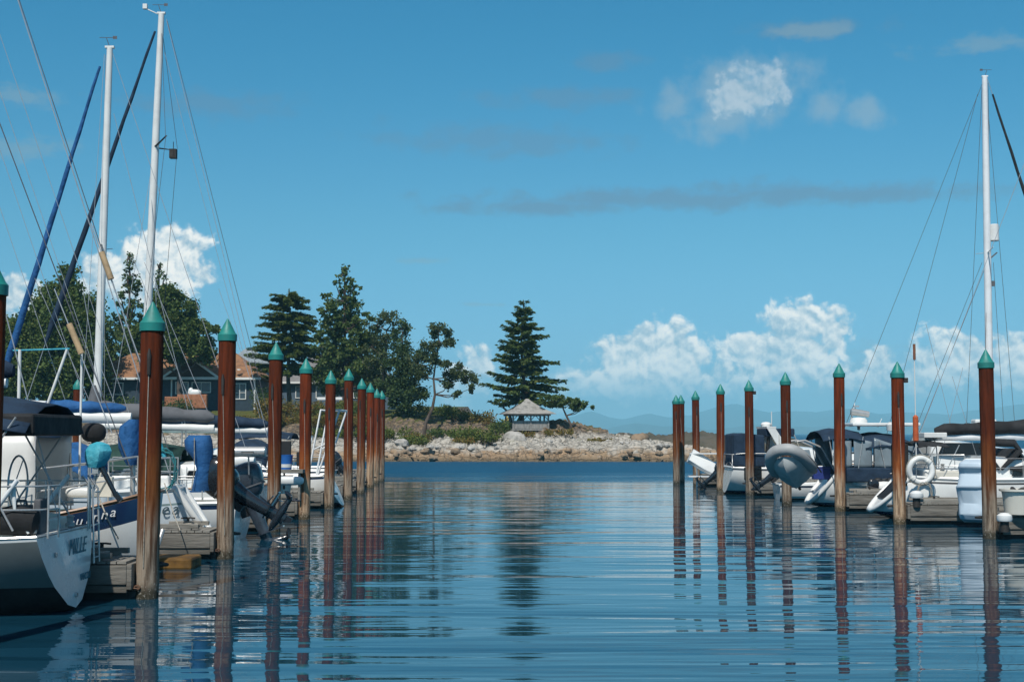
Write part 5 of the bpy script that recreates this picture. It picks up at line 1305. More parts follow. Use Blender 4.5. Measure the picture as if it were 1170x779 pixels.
# ---- runabout with two tilted outboards
def runabout():
    d = 35.4; r = L_root('motorboat', 'open white motorboat with two dark outboards beyond the second whole left pile', 'motorboat', 585 - 6.75 * FPX / d, d)
    L = 7.2; fn = hull_fns(L, 2.5, .95, 1.35, .92, -.12, .9, dr=.3, tdr=.2)
    h = hull(r, fn, [GEL, NAVYP, NAVYP, BOTTOM], std_bands(.10)); deck(r, fn, GEL, t0=.42)
    fl = MB(); fl.box((1.6, 0, .5), (2.8, 2.0, .06)); fl.build('cockpit_sole', DECKM, r)
    toerail(r, fn, GEL, .05)
    q = MB(); q.box((.06, 0, .72), (.10, 2.2, .5)); q.build('transom_board', GEL, r, bevel=.02)
    ws = MB(); ws.prism([(3.1, .95), (3.15, 1.0), (2.65, 1.75), (2.6, 1.72)], 'y', -.95, .95); ws.build('windscreen', CLEARV, r)
    for y in (-.5, .5):
        s_ = MB(); s_.box((2.1, y, .95), (.5, .5, .12)); s_.box((2.32, y, 1.3), (.12, .5, .65)); s_.box((2.1, y, .7), (.3, .3, .45)); s_.build('seat', CREAM, r, bevel=.04)
    q = MB(); q.tube([(.55 + .0, .5 + .3 * math.cos(a), 1.52 + .3 * math.sin(a)) for a in [2 * math.pi * k / 20 for k in range(21)]], .05, 8); q.build('hatch_ring', GEL, r, smooth=60)
    rail(r, [[(2.4, 1.1, 1.5), (1.2, 1.12, 1.5), (.2, 1.05, 1.5), (.2, .3, 1.5)], [(2.4, -1.1, 1.5), (1.2, -1.12, 1.5), (.2, -1.05, 1.5)]], .018)
    for x_, y_ in ((2.4, 1.1), (1.2, 1.12), (.2, 1.05), (2.4, -1.1), (1.2, -1.12), (.2, -1.05)): rail(r, [[(x_, y_, .9), (x_, y_, 1.5)]], .016)
    outboard(r, (-.05, .25, .86), R(20), 1.32, OBNAVY)
    outboard(r, (-.02, -.85, .98), R(50), .72, OBBLK)
    return r
D_ = runabout()
bb = thing('barbecue', 'shiny steel cylinder barbecue on the rail above the big outboard', 'barbecue', at(284, 516, 34.6))
q = MB(); q.tube([(-.42, 0, 0), (-.40, 0, 0), (.40, 0, 0), (.42, 0, 0)], [.10, .13, .13, .10], 14); q.build('lid', STEEL, bb, smooth=40)
q = MB(); q.tube([(0, 0, -.1), (0, .1, -.55)], .02, 6); q.build('bracket', STEEL, bb, smooth=50)
q = MB(); q.tube([(-.14, -.14, 0), (-.14, -.19, 0), (.14, -.19, 0), (.14, -.14, 0)], .012, 6); q.build('handle', BLK, bb, smooth=50)

# ---- sailboats of the two tall masts
def boat_m1():
    d = 40.2; r = L_root('sailboat', 'white sailboat with the bare white mast, blue furled headsail and grey boom cover', 'sailboat', 585 - 7.1 * FPX / d, d)
    L = 9.2; fn = hull_fns(L, 3.0, 1.15, 1.55, .7, -.1, .9, dr=.5, tdr=0)
    hull(r, fn, [GEL, ROYAL, NAVYP, BOTTOM], std_bands(.06)); deck(r, fn, DECKM); toerail(r, fn, WOOD)
    cabin(r, 2.9, 7.0, 1.0, .7, 1.1, .5, .35, GEL); side_window(r, 3.5, 5.6, .97, 1.26, .18)
    cabin(r, .95, 2.85, .98, .98, 1.1, .62, .62, GEL, slope0=.15, slope1=.1); side_window(r, 1.3, 1.9, .955, 1.38, .2); side_window(r, 2.05, 2.6, .955, 1.38, .2)
    mt_ = lp(r, 110, 440, d); tp = lp(r, 124, 55, d)
    mast(r, mt_.x, 1.5, tp.z, .12, WHITE, rake=(mt_.x - tp.x) / (tp.z - mt_.z) * .98, spreaders=(.52,), spl=.55)
    furled(r, lp(r, 4, 428, d), lp(r, 114, 76, d), .10, ROYAL); stay(r, lp(r, -28, 535, d), lp(r, 4, 428, d), .012, WIRE)
    stay(r, (.1, 0, 1.2), lp(r, 127, 56, d), .008)
    for yy in (1, -1): stay(r, (mt_.x + .1, yy * 1.3, 1.2), (tp.x + .1, yy * .05, tp.z - .2), .007)
    e_ = lp(r, 245, 477, d)
    boom(r, e_.x, mt_.x, at(245, 489, d).z, at(110, 486, d).z, .08, WHITE); cyl_cover(r, e_.x, mt_.x + .1, at(245, 477, d).z, at(110, 474, d).z + .1, .14, .24, GREYC, seed=6, tall=1.3)
    q = MB(); q.tube([(mt_.x + .05, 0, at(108, 470, d).z), (mt_.x, 0, at(110, 440, d).z)], [.26, .12], 10); q.build('mast_sleeve', GREYC, r, smooth=60)
    bimini(r, lp(r, 214, 505, d).x, lp(r, 112, 505, d).x, 1.25, at(160, 505, d).z, GREENC, crown=.75, drop=.15, name='green_awning')
    rail(r, [[(1.2, 1.2, 1.8), (.4, 1.05, 1.8), (.1, .6, 1.8), (.1, -.6, 1.8), (.4, -1.05, 1.8), (1.2, -1.2, 1.8)]], .016)
    for x_, y_ in ((1.2, 1.2), (.4, 1.05), (.1, .6), (.1, -.6), (.4, -1.05)): rail(r, [[(x_, y_, 1.1), (x_, y_, 1.8)]], .016)
    g_ = MB(); g_.tube([lp(r, 208, 482), lp(r, 208, 505), lp(r, 206, 525)], .02, 6); g_.tube([lp(r, 204, 472), lp(r, 210, 474), lp(r, 212, 490), lp(r, 214, 520)], .025, 6); g_.build('stern_davit', STEEL, r, smooth=60)
    lifelines(r, fn, .2, .75, 4, .6)
    for px0, py0, px1, py1 in ((240, 476, 165, 300), (225, 478, 150, 290), (215, 470, 130, 130), (180, 474, 165, 330)): stay(r, lp(r, px0, py0), lp(r, px1, py1), .008, WIRE, 'lazy_jack')
    return r
M1 = boat_m1()
def boat_m2():
    d = 46.0; r = L_root('sailboat', 'sailboat with the tallest left hand mast, black furled headsail and navy boom cover', 'sailboat', 585 - 7.4 * FPX / d, d)
    L = 10.4; fn = hull_fns(L, 3.2, 1.2, 1.65, .7, -.1, .9, dr=.5, tdr=0)
    hull(r, fn, [TEALB, GEL, NAVYP, BOTTOM], std_bands(.08)); deck(r, fn, DECKM); toerail(r, fn, WOOD)
    cabin(r, 2.4, 7.4, 1.1, .8, 1.2, .75, .5, TEALB); side_window(r, 3.2, 5.8, 1.07, 1.45, .22)
    mt_ = lp(r, 166, 420, d); tp = lp(r, 184.5, 16, d); rk = (mt_.x - tp.x) / (tp.z - mt_.z)
    mo = mast(r, mt_.x + rk * (mt_.z - 1.6), 1.6, tp.z, .135, WHITE, rake=rk, spreaders=(), vane=True)
    a = lp(r, 176, 169, d); sp_ = MB(); sp_.tube([a, lp(r, 197, 161, d) + Vector((0, .8, 0))], [.05, .03], 6, flat=.5); sp_.tube([a, lp(r, 192, 166, d) + Vector((0, -.8, 0))], [.05, .03], 6, flat=.5); sp_.build('spreader', GREYC, mo)
    rr_ = MB(); c_ = lp(r, 198, 176, d); rr_.box(c_, (.22, .22, .30)); rr_.tube([c_ + Vector((0, 0, .1)), c_ + Vector((0, 0, .4))], .012, 5); rr_.build('radar_reflector', IRON, mo)
    furled(r, lp(r, 52, 392, d), lp(r, 177, 36, d), .10, NAVY); stay(r, lp(r, 8, 525, d), lp(r, 52, 392, d), .012)
    wi = MB(); c_ = lp(r, 166, 10, d); wi.tube([lp(r, 182, 17, d), c_], .02, 6); wi.box(c_ + Vector((0, 0, .06)), (.14, .14, .16)); wi.build('wind_sensor', WHITE, mo)
    stay(r, (.15, .4, 1.25), lp(r, 190, 22, d), .009); stay(r, (.05, -.4, 1.25), lp(r, 191, 24, d), .009, DWIRE)
    for yy in (1, -1):
        stay(r, (mt_.x + .15, yy * 1.45, 1.25), lp(r, 196, 164, d) + Vector((0, yy * .8, 0)), .008, DWIRE); stay(r, lp(r, 196, 164, d) + Vector((0, yy * .8, 0)), (tp.x, 0, tp.z - .3), .008, DWIRE)
    stay(r, (mt_.x - 1.0, 1.4, 1.25), lp(r, 172, 200, d), .008); stay(r, (mt_.x + 1.0, 1.4, 1.25), lp(r, 172, 200, d), .008)
    e_ = lp(r, 306, 488, d); boom(r, e_.x, mt_.x, at(300, 492, d).z, at(170, 490, d).z, .09, WHITE); cyl_cover(r, e_.x, mt_.x, at(300, 485, d).z, at(170, 478, d).z, .15, .26, NAVY, seed=8, tall=1.2)
    bimini(r, lp(r, 312, 500).x, lp(r, 262, 500).x, 1.2, at(290, 501, d).z, NAVY, crown=.6, drop=.3, name='spray_hood')
    stay(r, lp(r, 305, 488), lp(r, 250, 330), .007, WIRE, 'topping_lift'); stay(r, lp(r, 300, 488), lp(r, 188, 60), .007, WIRE, 'topping_lift')
    rail(r, [[(1.2, 1.3, 1.9), (.4, 1.1, 1.9), (.1, .6, 1.9), (.1, -.6, 1.9)]], .018); lifelines(r, fn, .12, .75, 4, .6)
    return r
M2 = boat_m2()
st_ = thing('mooring_pile', 'distant pile with a teal cap seen left of the bare white mast', 'mooring pile', (at(88, 480, 62).x, 62, 0), 0, 'teal capped mooring piles along the channel')
q = MB(); zt = at(88, 433, 62).z; q.lathe([(.18, -1), (.18, zt - .4)], 16).build('shaft', PILE, st_, smooth=40)
q = MB(); q.lathe([(.2, zt - .45), (.2, zt - .3), (.1, zt - .12), (.012, zt)], 16).build('cap', CAPM, st_, smooth=35)

# ---- workboat with the white arch
def workboat():
    d = 51.2; r = L_root('workboat', 'white workboat with a slanting white tube arch over its stern', 'motorboat', 393, d)
    L = 7.6; fn = hull_fns(L, 2.6, 1.12, 1.6, .92, .55, .9, dr=.3, tdr=-.02)
    h = hull(r, fn, [GEL, NAVYP, NAVYP, BOTTOM], std_bands(.06)); deck(r, fn, DECKM, t0=.5); toerail(r, fn, GEL, .05)
    q = MB(); q.box((2.4, 0, .6), (3.6, 2.1, .06)); q.build('cockpit_sole', DECKM, r)
    q = MB(); q.box((.72, 0, .85), (.12, 2.2, .5)); q.build('transom_board', GEL, r, bevel=.02)
    for sy in (1, -1):
        b = MB(); p0 = lp(r, 357, 533); p1 = lp(r, 371, 469); p2 = lp(r, 392, 469); p3 = lp(r, 364, 530)
        y = sy * 1.05
        b.tube([(p0.x, y, 1.1), (p1.x, y, p1.z), (p2.x, y, p2.z)], .035, 8); b.tube([(p3.x - .1, y, 1.1), (p2.x, y, p2.z)], .035, 8); b.tube([(p0.x * .6 + p1.x * .4, y, 1.1 * .6 + p1.z * .4), (p3.x * .5 + p2.x * .5, y, .55 + p2.z * .5)], .025, 6)
        b.build('arch_side', ALU, r, smooth=50)
    for p_ in (p1, p2): b = MB(); b.tube([(p_.x, -1.05, p_.z), (p_.x, 1.05, p_.z)], .035, 8); b.build('arch_crossbar', ALU, r, smooth=50)
    cabin(r, 3.9, 6.2, .95, .7, 1.2, .9, .55, GEL); side_window(r, 4.3, 5.6, .93, 1.5, .35)
    b = MB(); b.tube([(1.4, .5, .9), (1.4, .5, 1.55)], .06, 8); b.box((1.4, .5, 1.7), (.42, .4, .5)); b.build('seat', BLK, r, bevel=.04)
    b = MB(); c_ = lp(r, 377, 457); b.tube([c_ + Vector((0, 0, -.35)), c_ + Vector((0, 0, 0))], .03, 6); b.box(c_ + Vector((0, 0, .05)), (.9, .25, .10)); b.build('arch_light_bar', WHITE, r, bevel=.02)
    b = MB(); cc = lp(r, 396, 480); b.tube([cc + Vector((.3 * math.cos(a), 0, .3 * math.sin(a))) for a in [2 * math.pi * k / 20 for k in range(21)]], .05, 8)
    return r
workboat()
bk = thing('bucket', 'blue and white plastic bucket standing between two left piles', 'bucket', at(327, 537, 43.2)); bk.location.z = at(327, 536, 43.2).z
b = MB(); b.lathe([(.16, 0), (.20, .42), (.21, .44), (.19, .44), (.15, .03)], 16); b.build('pail', BLUEP, bk, smooth=40)
b = MB(); b.lathe([(.166, .06), (.176, .16), (.178, .16), (.168, .06)], 16); b.build('label_band', WHITE, bk, smooth=40)
pb_ = MB(); pb_.box((0, 0, 0), (1.1, .7, .1)); pb_.tube([(-.4, 0, -.05), (-.4, 0, -.9)], .04, 6); pb_.tube([(.4, 0, -.05), (.4, 0, -.9)], .04, 6); 
o_ = pb_.build('work_table', DOCKW, loc=(bk.location.x, 43.2, bk.location.z - .05)); tag(o_, 'small grey plank stand under the blue bucket', 'table')
sp = MB(); sp.box((0, 0, 0), (.42, .12, .85)); sp.tube([(0, 0, -.4), (0, 0, -1.1)], .04, 6)
o_ = sp.build('folded_seat', BLK, bevel=.05, loc=at(325, 519, 45.3)); tag(o_, 'black padded folded seat behind the blue bucket', 'seat')

def simple_motorboat(side, name, label, px, d, L=7.0, B=2.5, fs=.95, top=None, hullc=None, ob=None, arch=False, wind=True, cab=True, cat='motorboat'):
    r = (L_root if side < 0 else R_root)(name, label, cat, px, d)
    fn = hull_fns(L, B, fs, fs + .5, .9, -.08, .8, dr=.3, tdr=.2)
    hull(r, fn, [hullc or GEL, NAVYP, NAVYP, BOTTOM], std_bands(.07)); deck(r, fn, GEL, t0=.0); toerail(r, fn, GEL, .04)
    if cab:
        cabin(r, L * .36, L * .78, B * .40, B * .30, fs, .95, .55, GEL, slope0=.1, slope1=1.2); side_window(r, L * .40, L * .58, B * .385, fs + .42, .36, skew=.12)
    if top:
        bimini(r, L * .04, L * .42, B * .44, fs + 1.75, top, crown=.25, legs=((L * .2, L * .05, fs), (L * .22, L * .4, fs)))
    if arch:
        b = MB(); b.tube([(L * .2, -B * .42, fs), (L * .14, -B * .40, fs + 1.5), (L * .14, B * .40, fs + 1.5), (L * .2, B * .42, fs)], .05, 8); b.build('radar_arch', GEL, r, smooth=50)
    rail(r, [[(.15, -B * .4, fs + .6), (.15, B * .4, fs + .6), (L * .3, B * .45, fs + .6)]], .016)
    for y_ in (-B * .4, 0, B * .4): rail(r, [[(.15, y_, fs - .05), (.15, y_, fs + .6)]], .014)
    if ob: outboard(r, (0, 0, fs + .02), R(ob), 1.0, OBBLK)
    return r
simple_motorboat(-1, 'motorboat', 'small white cabin boat with a dark blue top behind the workboat', 585 - 8.6 * FPX / 58, 58.2, 6.6, top=NAVY)
simple_motorboat(-1, 'motorboat', 'white open runabout with a tilted dark motor near the far left piles', 585 - 8.0 * FPX / 64.5, 64.5, 6.0, ob=40, cab=False)
simple_motorboat(-1, 'motorboat', 'farthest white cabin boat of the left row', 585 - 9.2 * FPX / 71, 71, 6.6, arch=True)

# ------------------------------------------------------------------ right hand boats
def boat_ring():
    d = 44.2; r = R_root('sailboat', 'white sailboat with a life ring, black boom cover and raked open stern', 'sailboat', 984, d)
    L = 11.5; fn = hull_fns(L, 3.5, 1.28, 1.7, .42, 1.05, .9, dr=.5, tdr=-.22)
    b = [('s', 0, 0), ('s', .10, 1), ('s', .16, 0), ('s', .5, 0), ('s', .8, 0), ('w', .22, 2), ('w', .12, 3), ('w', .02, 3), ('d', .35, 3), ('d', .7, 3), ('d', 1, 3)]
    h = hull(r, fn, [GEL, RUBD, NAVYP, BOTTOM], b, full=2.4); dk = deck(r, fn, GEL, camber=.1); toerail(r, fn, GEL, .06); transom_rim(r, fn, GEL, .07, 2.4)
    st = MB()
    for k, (z, wd) in enumerate(((.55, .9), (.85, 1.1), (1.1, 1.2))): st.box((1.02 * z + .02, .1, z), (.5, wd, .05), Matrix.Rotation(R(-42), 3, 'Y'))
    st = MB(); st.box((.90, -.05, .88), (.80, .95, .10), Matrix.Rotation(R(-44), 3, 'Y')); st.build('stern_steps', BLK, r)
    cabin(r, 3.4, 8.6, 1.15, .8, 1.22, .62, .42, GEL); side_window(r, lp(r, 1141, 540).x, lp(r, 1157, 540).x, 1.12, at(1141, 544, 43).z, .18); side_window(r, lp(r, 1160, 540).x + .3, lp(r, 1160, 540).x + 1.2, 1.08, at(1141, 544, 43).z, .17)
    cb = MB()
    for sy in (-1, 1): cb.box((2.7, sy * .85, 1.36), (1.7, .22, .30))
    cb.box((1.85, 0, 1.36), (.2, 1.6, .28)); cb.build('cockpit_coaming', GEL, r, bevel=.05)
    for z_ in (1.95, 1.62): rail(r, [[(2.8, 1.3, z_), (1.9, 1.05, z_), (1.5, .75, z_), (1.45, .35, z_)], [(2.8, -1.3, z_), (1.9, -1.05, z_), (1.5, -.75, z_), (1.45, -.35, z_)]], .016)
    for x_, y_ in ((2.8, 1.3), (1.9, 1.05), (1.5, .75), (1.45, .35), (2.8, -1.3), (1.9, -1.05), (1.5, -.75), (1.45, -.35)): rail(r, [[(x_, y_, 1.24), (x_, y_, 1.95)]], .016)
    lifelines(r, fn, .26, .8, 5, .62)
    e_ = lp(r, 1068, 491); zb = at(1068, 500, d).z
    mast(r, 6.9, 1.8, 15.0, .10, spreaders=(.5,)); stay(r, (1.3, 0, 1.25), (6.85, 0, 14.9), .009)
    boom(r, e_.x - .3, 6.8, zb, zb + .05, .08); cyl_cover(r, e_.x, 6.8, zb + .22, zb + .36, .17, .26, BLACKC, seed=12, tall=1.1)
    # folded black hood and frame
    f = MB()
    za = at(1106, 508, d).z
    f.tube([lp(r, 1128, 535) + Vector((0, -1.1, 0)), lp(r, 1108, 510) + Vector((0, -1.1, 0)), lp(r, 1120, 505) + Vector((0, -1.05, 0)), lp(r, 1145, 506) + Vector((0, -1.05, 0)), lp(r, 1151, 514) + Vector((0, -1.1, 0)), lp(r, 1130, 535) + Vector((0, -1.12, 0))], [.05, .10, .12, .12, .10, .05], 8)
    f.build('folded_hood', BLACKC, r, smooth=60)
    canvas_panel(r, [lp(r, 1135, 530) + Vector((0, -1.05, 0)), lp(r, 1150, 512) + Vector((0, -1.0, 0)), lp(r, 1150, 512) + Vector((0, 1.0, 0)), lp(r, 1135, 530) + Vector((0, 1.05, 0))], BLACKC, 'hood_back')
    canvas_panel(r, [lp(r, 1150, 513) + Vector((0, -1.0, 0)), lp(r, 1166, 530) + Vector((0, -1.05, 0)), lp(r, 1166, 530) + Vector((0, 1.05, 0)), lp(r, 1150, 513) + Vector((0, 1.0, 0))], CLEARV, 'hood_window')
    q = MB(); q.tube([lp(r, 1140, 534) + Vector((0, -1.1, 0)), lp(r, 1152, 535) + Vector((0, -1.12, 0)), lp(r, 1163, 531) + Vector((0, -1.1, 0))], [.05, .11, .05], 8); q.build('hood_hem', BLACKC, r, smooth=60)
    # white gantry top, cockpit gear
    bimini(r, lp(r, 1034, 505).x, lp(r, 1072, 505).x, 1.2, at(1050, 503, d).z, BLACKC, crown=.15, drop=.06, legs=((2.0, 1.4, 1.3), (2.2, 2.7, 1.3)))
    q = MB(); c_ = lp(r, 1062, 497); q.box(c_, (.7, 1.3, .16)); q.build('solar_panel', WHITE, r, bevel=.02)
    q = MB(); c_ = lp(r, 1022, 487); q.lathe([(.05, -1.6), (.05, -.15), (.24, -.13), (.26, .05), (.18, .13), (.03, .14)], 16, c=c_); q.build('antenna_dome', WHITE, r, smooth=40)
    q = MB(); q.box(lp(r, 1028, 525), (.35, .8, 1.0)); q.build('canvas_weather_cloth', BLACKC, r, bevel=.06)
    q = MB(); q.tube([(2.3, .0, 1.3), (2.3, .0, 1.9)], .06, 8); q.build('steering_pedestal', GEL, r, smooth=50)
    q = MB(); q.tube([(2.2, .55 * math.cos(a), 1.95 + .55 * math.sin(a)) for a in [2 * math.pi * k / 24 for k in range(25)]], .018, 6); q.build('steering_wheel', STEEL, r, smooth=60)
    for x_ in (2.9, 2.2): q = MB(); q.lathe([(.08, 0), (.09, .06), (.05, .08), (.055, .15), (.07, .17), (.04, .19)], 14); q.build('winch', STEEL, r, smooth=40, loc=(x_, -1.1, 1.5))
    q = MB(); q.box(lp(r, 1070, 541) + Vector((0, -1.0, 0)), (.9, .35, .24)); q.build('rail_locker', CREAM, r, bevel=.04)
    for pts in (((1072, 535), (1100, 420)), ((1090, 500), (1058, 370)), ((1120, 535), (1088, 430))): stay(r, lp(r, *pts[0]), lp(r, *pts[1]), .007, WIRE, 'halyard')
    return r
RA = boat_ring()
ri = thing('life_ring', 'white life ring hanging on the stern rail of the right hand sailboat', 'life ring', at(1052, 537, 42.6))
q = MB(); n = 36
q.tube([(.34 * math.cos(2 * math.pi * k / n), .03 * math.sin(4 * math.pi * k / n), .36 * math.sin(2 * math.pi * k / n)) for k in range(n + 1)], .085, 12); q.build('ring', GEL, ri, smooth=60)
q = MB()
q.tube([(.44 * math.cos(2 * math.pi * k / 48), -.02 + .0 * k, .46 * math.sin(2 * math.pi * k / 48)) for k in range(49)], .012, 6); q.build('grab_line', ROPE, ri, smooth=60)
for a in (.8, 2.35, 3.9, 5.5):
    q = MB(); c_ = Vector((.34 * math.cos(a), 0, .36 * math.sin(a))); T = Vector((-math.sin(a), 0, math.cos(a))); q.tube([c_ - T * .05, c_ + T * .05], .09, 12); q.build('band', WHITE, ri, smooth=60)
db = thing('danbuoy', 'thin pole buoy with an orange float on the right hand sailboat stern', 'danbuoy', at(1047, 530, 43.0))
q = MB(); z0 = db.location.z; q.tube([(0, 0, 0), (0, 0, at(1047, 398, 43).z - z0)], .016, 6); q.build('pole', WHITE, db, smooth=60)
q = MB(); za, zb = at(1047, 505, 43).z - z0, at(1047, 474, 43).z - z0; q.lathe([(.03, za), (.085, za + .05), (.085, zb - .06), (.03, zb)], 14); q.build('float', ORANGE, db, smooth=40)
q = MB(); za, zb = at(1047, 411, 43).z - z0, at(1047, 393, 43).z - z0; q.tube([(0.0, 0, za), (.0, 0, zb)], .042, 8); q.build('rolled_flag', mat('faded_orange_cloth', (.22, .09, .05), .9), db, smooth=60)
coil('mooring_rope', 'white rope looped over the rail below the life ring', at(1057, 568, 41.9), .22, 3, ROPE, squash=2.0, vertical=True)

def mast_boat():
    d = 60; r = R_root('sailboat', 'farther sailboat with the tall right hand mast and white radar dome', 'sailboat', 950, d)
    L = 13.0; fn = hull_fns(L, 3.7, 1.35, 1.8, .75, .3, .9, dr=.5, tdr=0)
    hull(r, fn, [GEL, NAVYP, NAVYP, BOTTOM], std_bands(.08)); deck(r, fn, DECKM); toerail(r, fn, WOOD); cabin(r, 3.5, 9.5, 1.2, .8, 1.4, .6, .45, GEL); side_window(r, 4.2, 7.5, 1.17, 1.6, .2)
    m0 = lp(r, 1131, 470); tp = lp(r, 1125, 88); rk = (m0.x - tp.x) / (tp.z - m0.z)
    mo = mast(r, m0.x + rk * (m0.z - 1.7), 1.7, tp.z, .16, ALU, rake=rk, spreaders=(.53,), spl=1.1)
    c_ = lp(r, 1136, 266); q = MB(); q.tube([c_ + Vector((0, 0, -.36)), c_ + Vector((0, 0, -.33)), c_ + Vector((0, 0, .33)), c_ + Vector((0, 0, .36))], [.15, .19, .19, .15], 14); q.build('radar_dome', WHITE, mo, smooth=40)
    c_ = lp(r, 1134, 293); q = MB(); q.box(c_, (.5, .1, .05), Matrix.Rotation(R(-40), 3, 'Y')); q.box(lp(r, 1134.5, 324), (.14, .14, .22)); q.build('mast_bracket', GREYC, mo)
    furled(r, lp(r, 1236, 420), lp(r, 1134, 108), .11, BLACKC); stay(r, lp(r, 1134, 108), lp(r, 1128, 90), .012); stay(r, lp(r, 1262, 520), lp(r, 1236, 420), .012)
    for (xa, ya, xb, yb) in ((950, 530, 1124, 92), (1000, 545, 1117, 108), (1052, 500, 1128, 300), (1108, 520, 1122, 100), (1120, 530, 1128, 300), (1150, 530, 1135, 300), (1165, 530, 1126, 92), (1140, 500, 1129, 95), (1036, 530, 1122, 300)):
        stay(r, lp(r, xa, ya) + Vector((0, rnd.uniform(-.8, .8), 0)), lp(r, xb, yb), .010, DWIRE)
    e_ = lp(r, 1075, 478); boom(r, e_.x, m0.x, 2.6, 2.65); cyl_cover(r, e_.x + .2, m0.x, 2.78, 2.85, .12, .16, BLACKC, seed=3)
    q = MB(); q.box(lp(r, 1124, 482), (.9, .6, .22)); q.build('boom_tent', WHITE, r, bevel=.05)
    return r
mast_boat()

def cruiser():
    d = 51.2; r = R_root('cruiser', 'white motor cruiser with a navy canvas top and clear side curtains', 'cruiser', 919, d)
    L = 10.0; fn = hull_fns(L, 3.4, 1.25, 1.8, .50, .85, 1.0, dr=.4, tdr=-.1)
    hull(r, fn, [GEL, NAVYP, NAVYP, BOTTOM], std_bands(.12)); deck(r, fn, GEL); toerail(r, fn, NAVYP, .06); transom_rim(r, fn, GEL, .08, 2.6)
    cabin(r, 4.0, 8.6, 1.4, 1.0, 1.3, 1.15, .6, GEL, slope1=1.3); side_window(r, 4.4, 6.4, 1.36, 1.85, .42, skew=.2)
    zt = at(980, 489, d).z; x0 = lp(r, 930, 500).x; x1 = lp(r, 1040, 500).x
    bimini(r, x0, x0 + (x1 - x0) * .42, 1.55, zt, NAVY, crown=.35, drop=.12, legs=((x0 + .4, x0 + .2, 1.3), (x0 + 1.2, x0 + 1.4, 1.3)))
    bimini(r, x0 + (x1 - x0) * .42 + .02, x1, 1.55, zt - .02, NAVY, crown=.5, drop=.22, zr=-.3, legs=((x1 - 1.3, x1 - 1.5, 1.3), (x1 - .5, x1 - .2, 1.3)))
    hb = MB(); hb.box(((x0 + x1) / 2 + .3, 0, at(980, 541, d).z), (x1 - x0 - .6, 3.1, .5)); hb.build('canvas_skirt', NAVY, r, bevel=.05)
    zs = at(980, 533, d).z
    for sy in (-1, 1):
        for k in range(4):
            a = x0 + .35 + (x1 - x0 - .6) * k / 4; b = x0 + .35 + (x1 - x0 - .6) * (k + .9) / 4
            canvas_panel(r, [(a, sy * 1.5, zs), (b, sy * 1.5, zs), (b, sy * 1.48, zt - .40 - .08 * k), (a, sy * 1.48, zt - .34)], CLEARV, 'side_curtain', .01)
    q = MB(); q.box((lp(r, 1005, 484).x, 0, at(1005, 485, d).z), (2.4, 2.0, .12)); q.build('hard_top', GEL, r, bevel=.04)
    q = MB(); c_ = lp(r, 981, 483); q.lathe([(.05, -.2), (.06, 0), (.30, .02), (.31, .14), (.24, .24), (.05, .26)], 18, c=c_ - Vector((0, 0, .06))); q.build('radar_dome', WHITE, r, smooth=40)
    q = MB(); c_ = lp(r, 983, 472); q.tube([c_ + Vector((-.35, 0, .06)), c_ + Vector((-.33, 0, .06)), c_ + Vector((.30, 0, -.04)), c_ + Vector((.32, 0, -.04))], [.08, .13, .11, .06], 12); q.tube([c_ + Vector((-.3, 0, 0)), lp(r, 971, 486)], .02, 6); q.box(c_ + Vector((-.15, 0, .25)), (.2, .12, .06)); q.tube([c_ + Vector((-.2, 0, .0)), c_ + Vector((-.18, 0, .25))], .015, 5); q.build('searchlight', STEEL, r, smooth=50)
    for px0, ht in ((972, 460), (1003, 478)):
        q = MB(); c_ = lp(r, px0, 488); q.tube([c_, Vector((c_.x + .3, .6, at(px0, ht, d).z))], .012, 5); q.build('aerial', WHITE, r, smooth=60)
    rail(r, [[(2.3, -1.35, 1.9), (1.3, -.8, 1.9), (1.25, .8, 1.9), (2.3, 1.35, 1.9)], [(2.3, -1.35, 1.6), (1.3, -.8, 1.6), (1.25, .8, 1.6), (2.3, 1.35, 1.6)]], .018)
    for x_, y in ((2.3, -1.35), (1.3, -.8), (1.27, 0), (1.25, .8), (2.3, 1.35)): rail(r, [[(x_, y, 1.2), (x_, y, 1.9)]], .018)
    outboard(r, lp(r, 985, 560) + Vector((0, -1.9, .0)), R(15), .6, OBBLK)
    for px0 in (990, 1004): q = MB(); c_ = lp(r, px0, 547) + Vector((0, -1.62, 0)); q.ell(c_, (.16, .12, .10)); q.tube([c_, c_ + Vector((.3, 0, .05))], .03, 6); q.build('rod_holder', BLK, r, smooth=50)
    q = MB(); q.ell(lp(r, 995, 558) + Vector((0, -1.6, 0)), (.55, .30, .32), e=.7); q.build('fender_step', GEL, r, smooth=50)
    # davits for the dinghy
    for sy in (-.7, .7):
        q = MB(); q.tube([(1.0, sy, 1.2), (.5, sy, 2.1), (-.1, sy, 2.35), (-.45, sy, 2.3)], .04, 8); q.build('davit', STEEL, r, smooth=60)
    return r
CRU = cruiser()
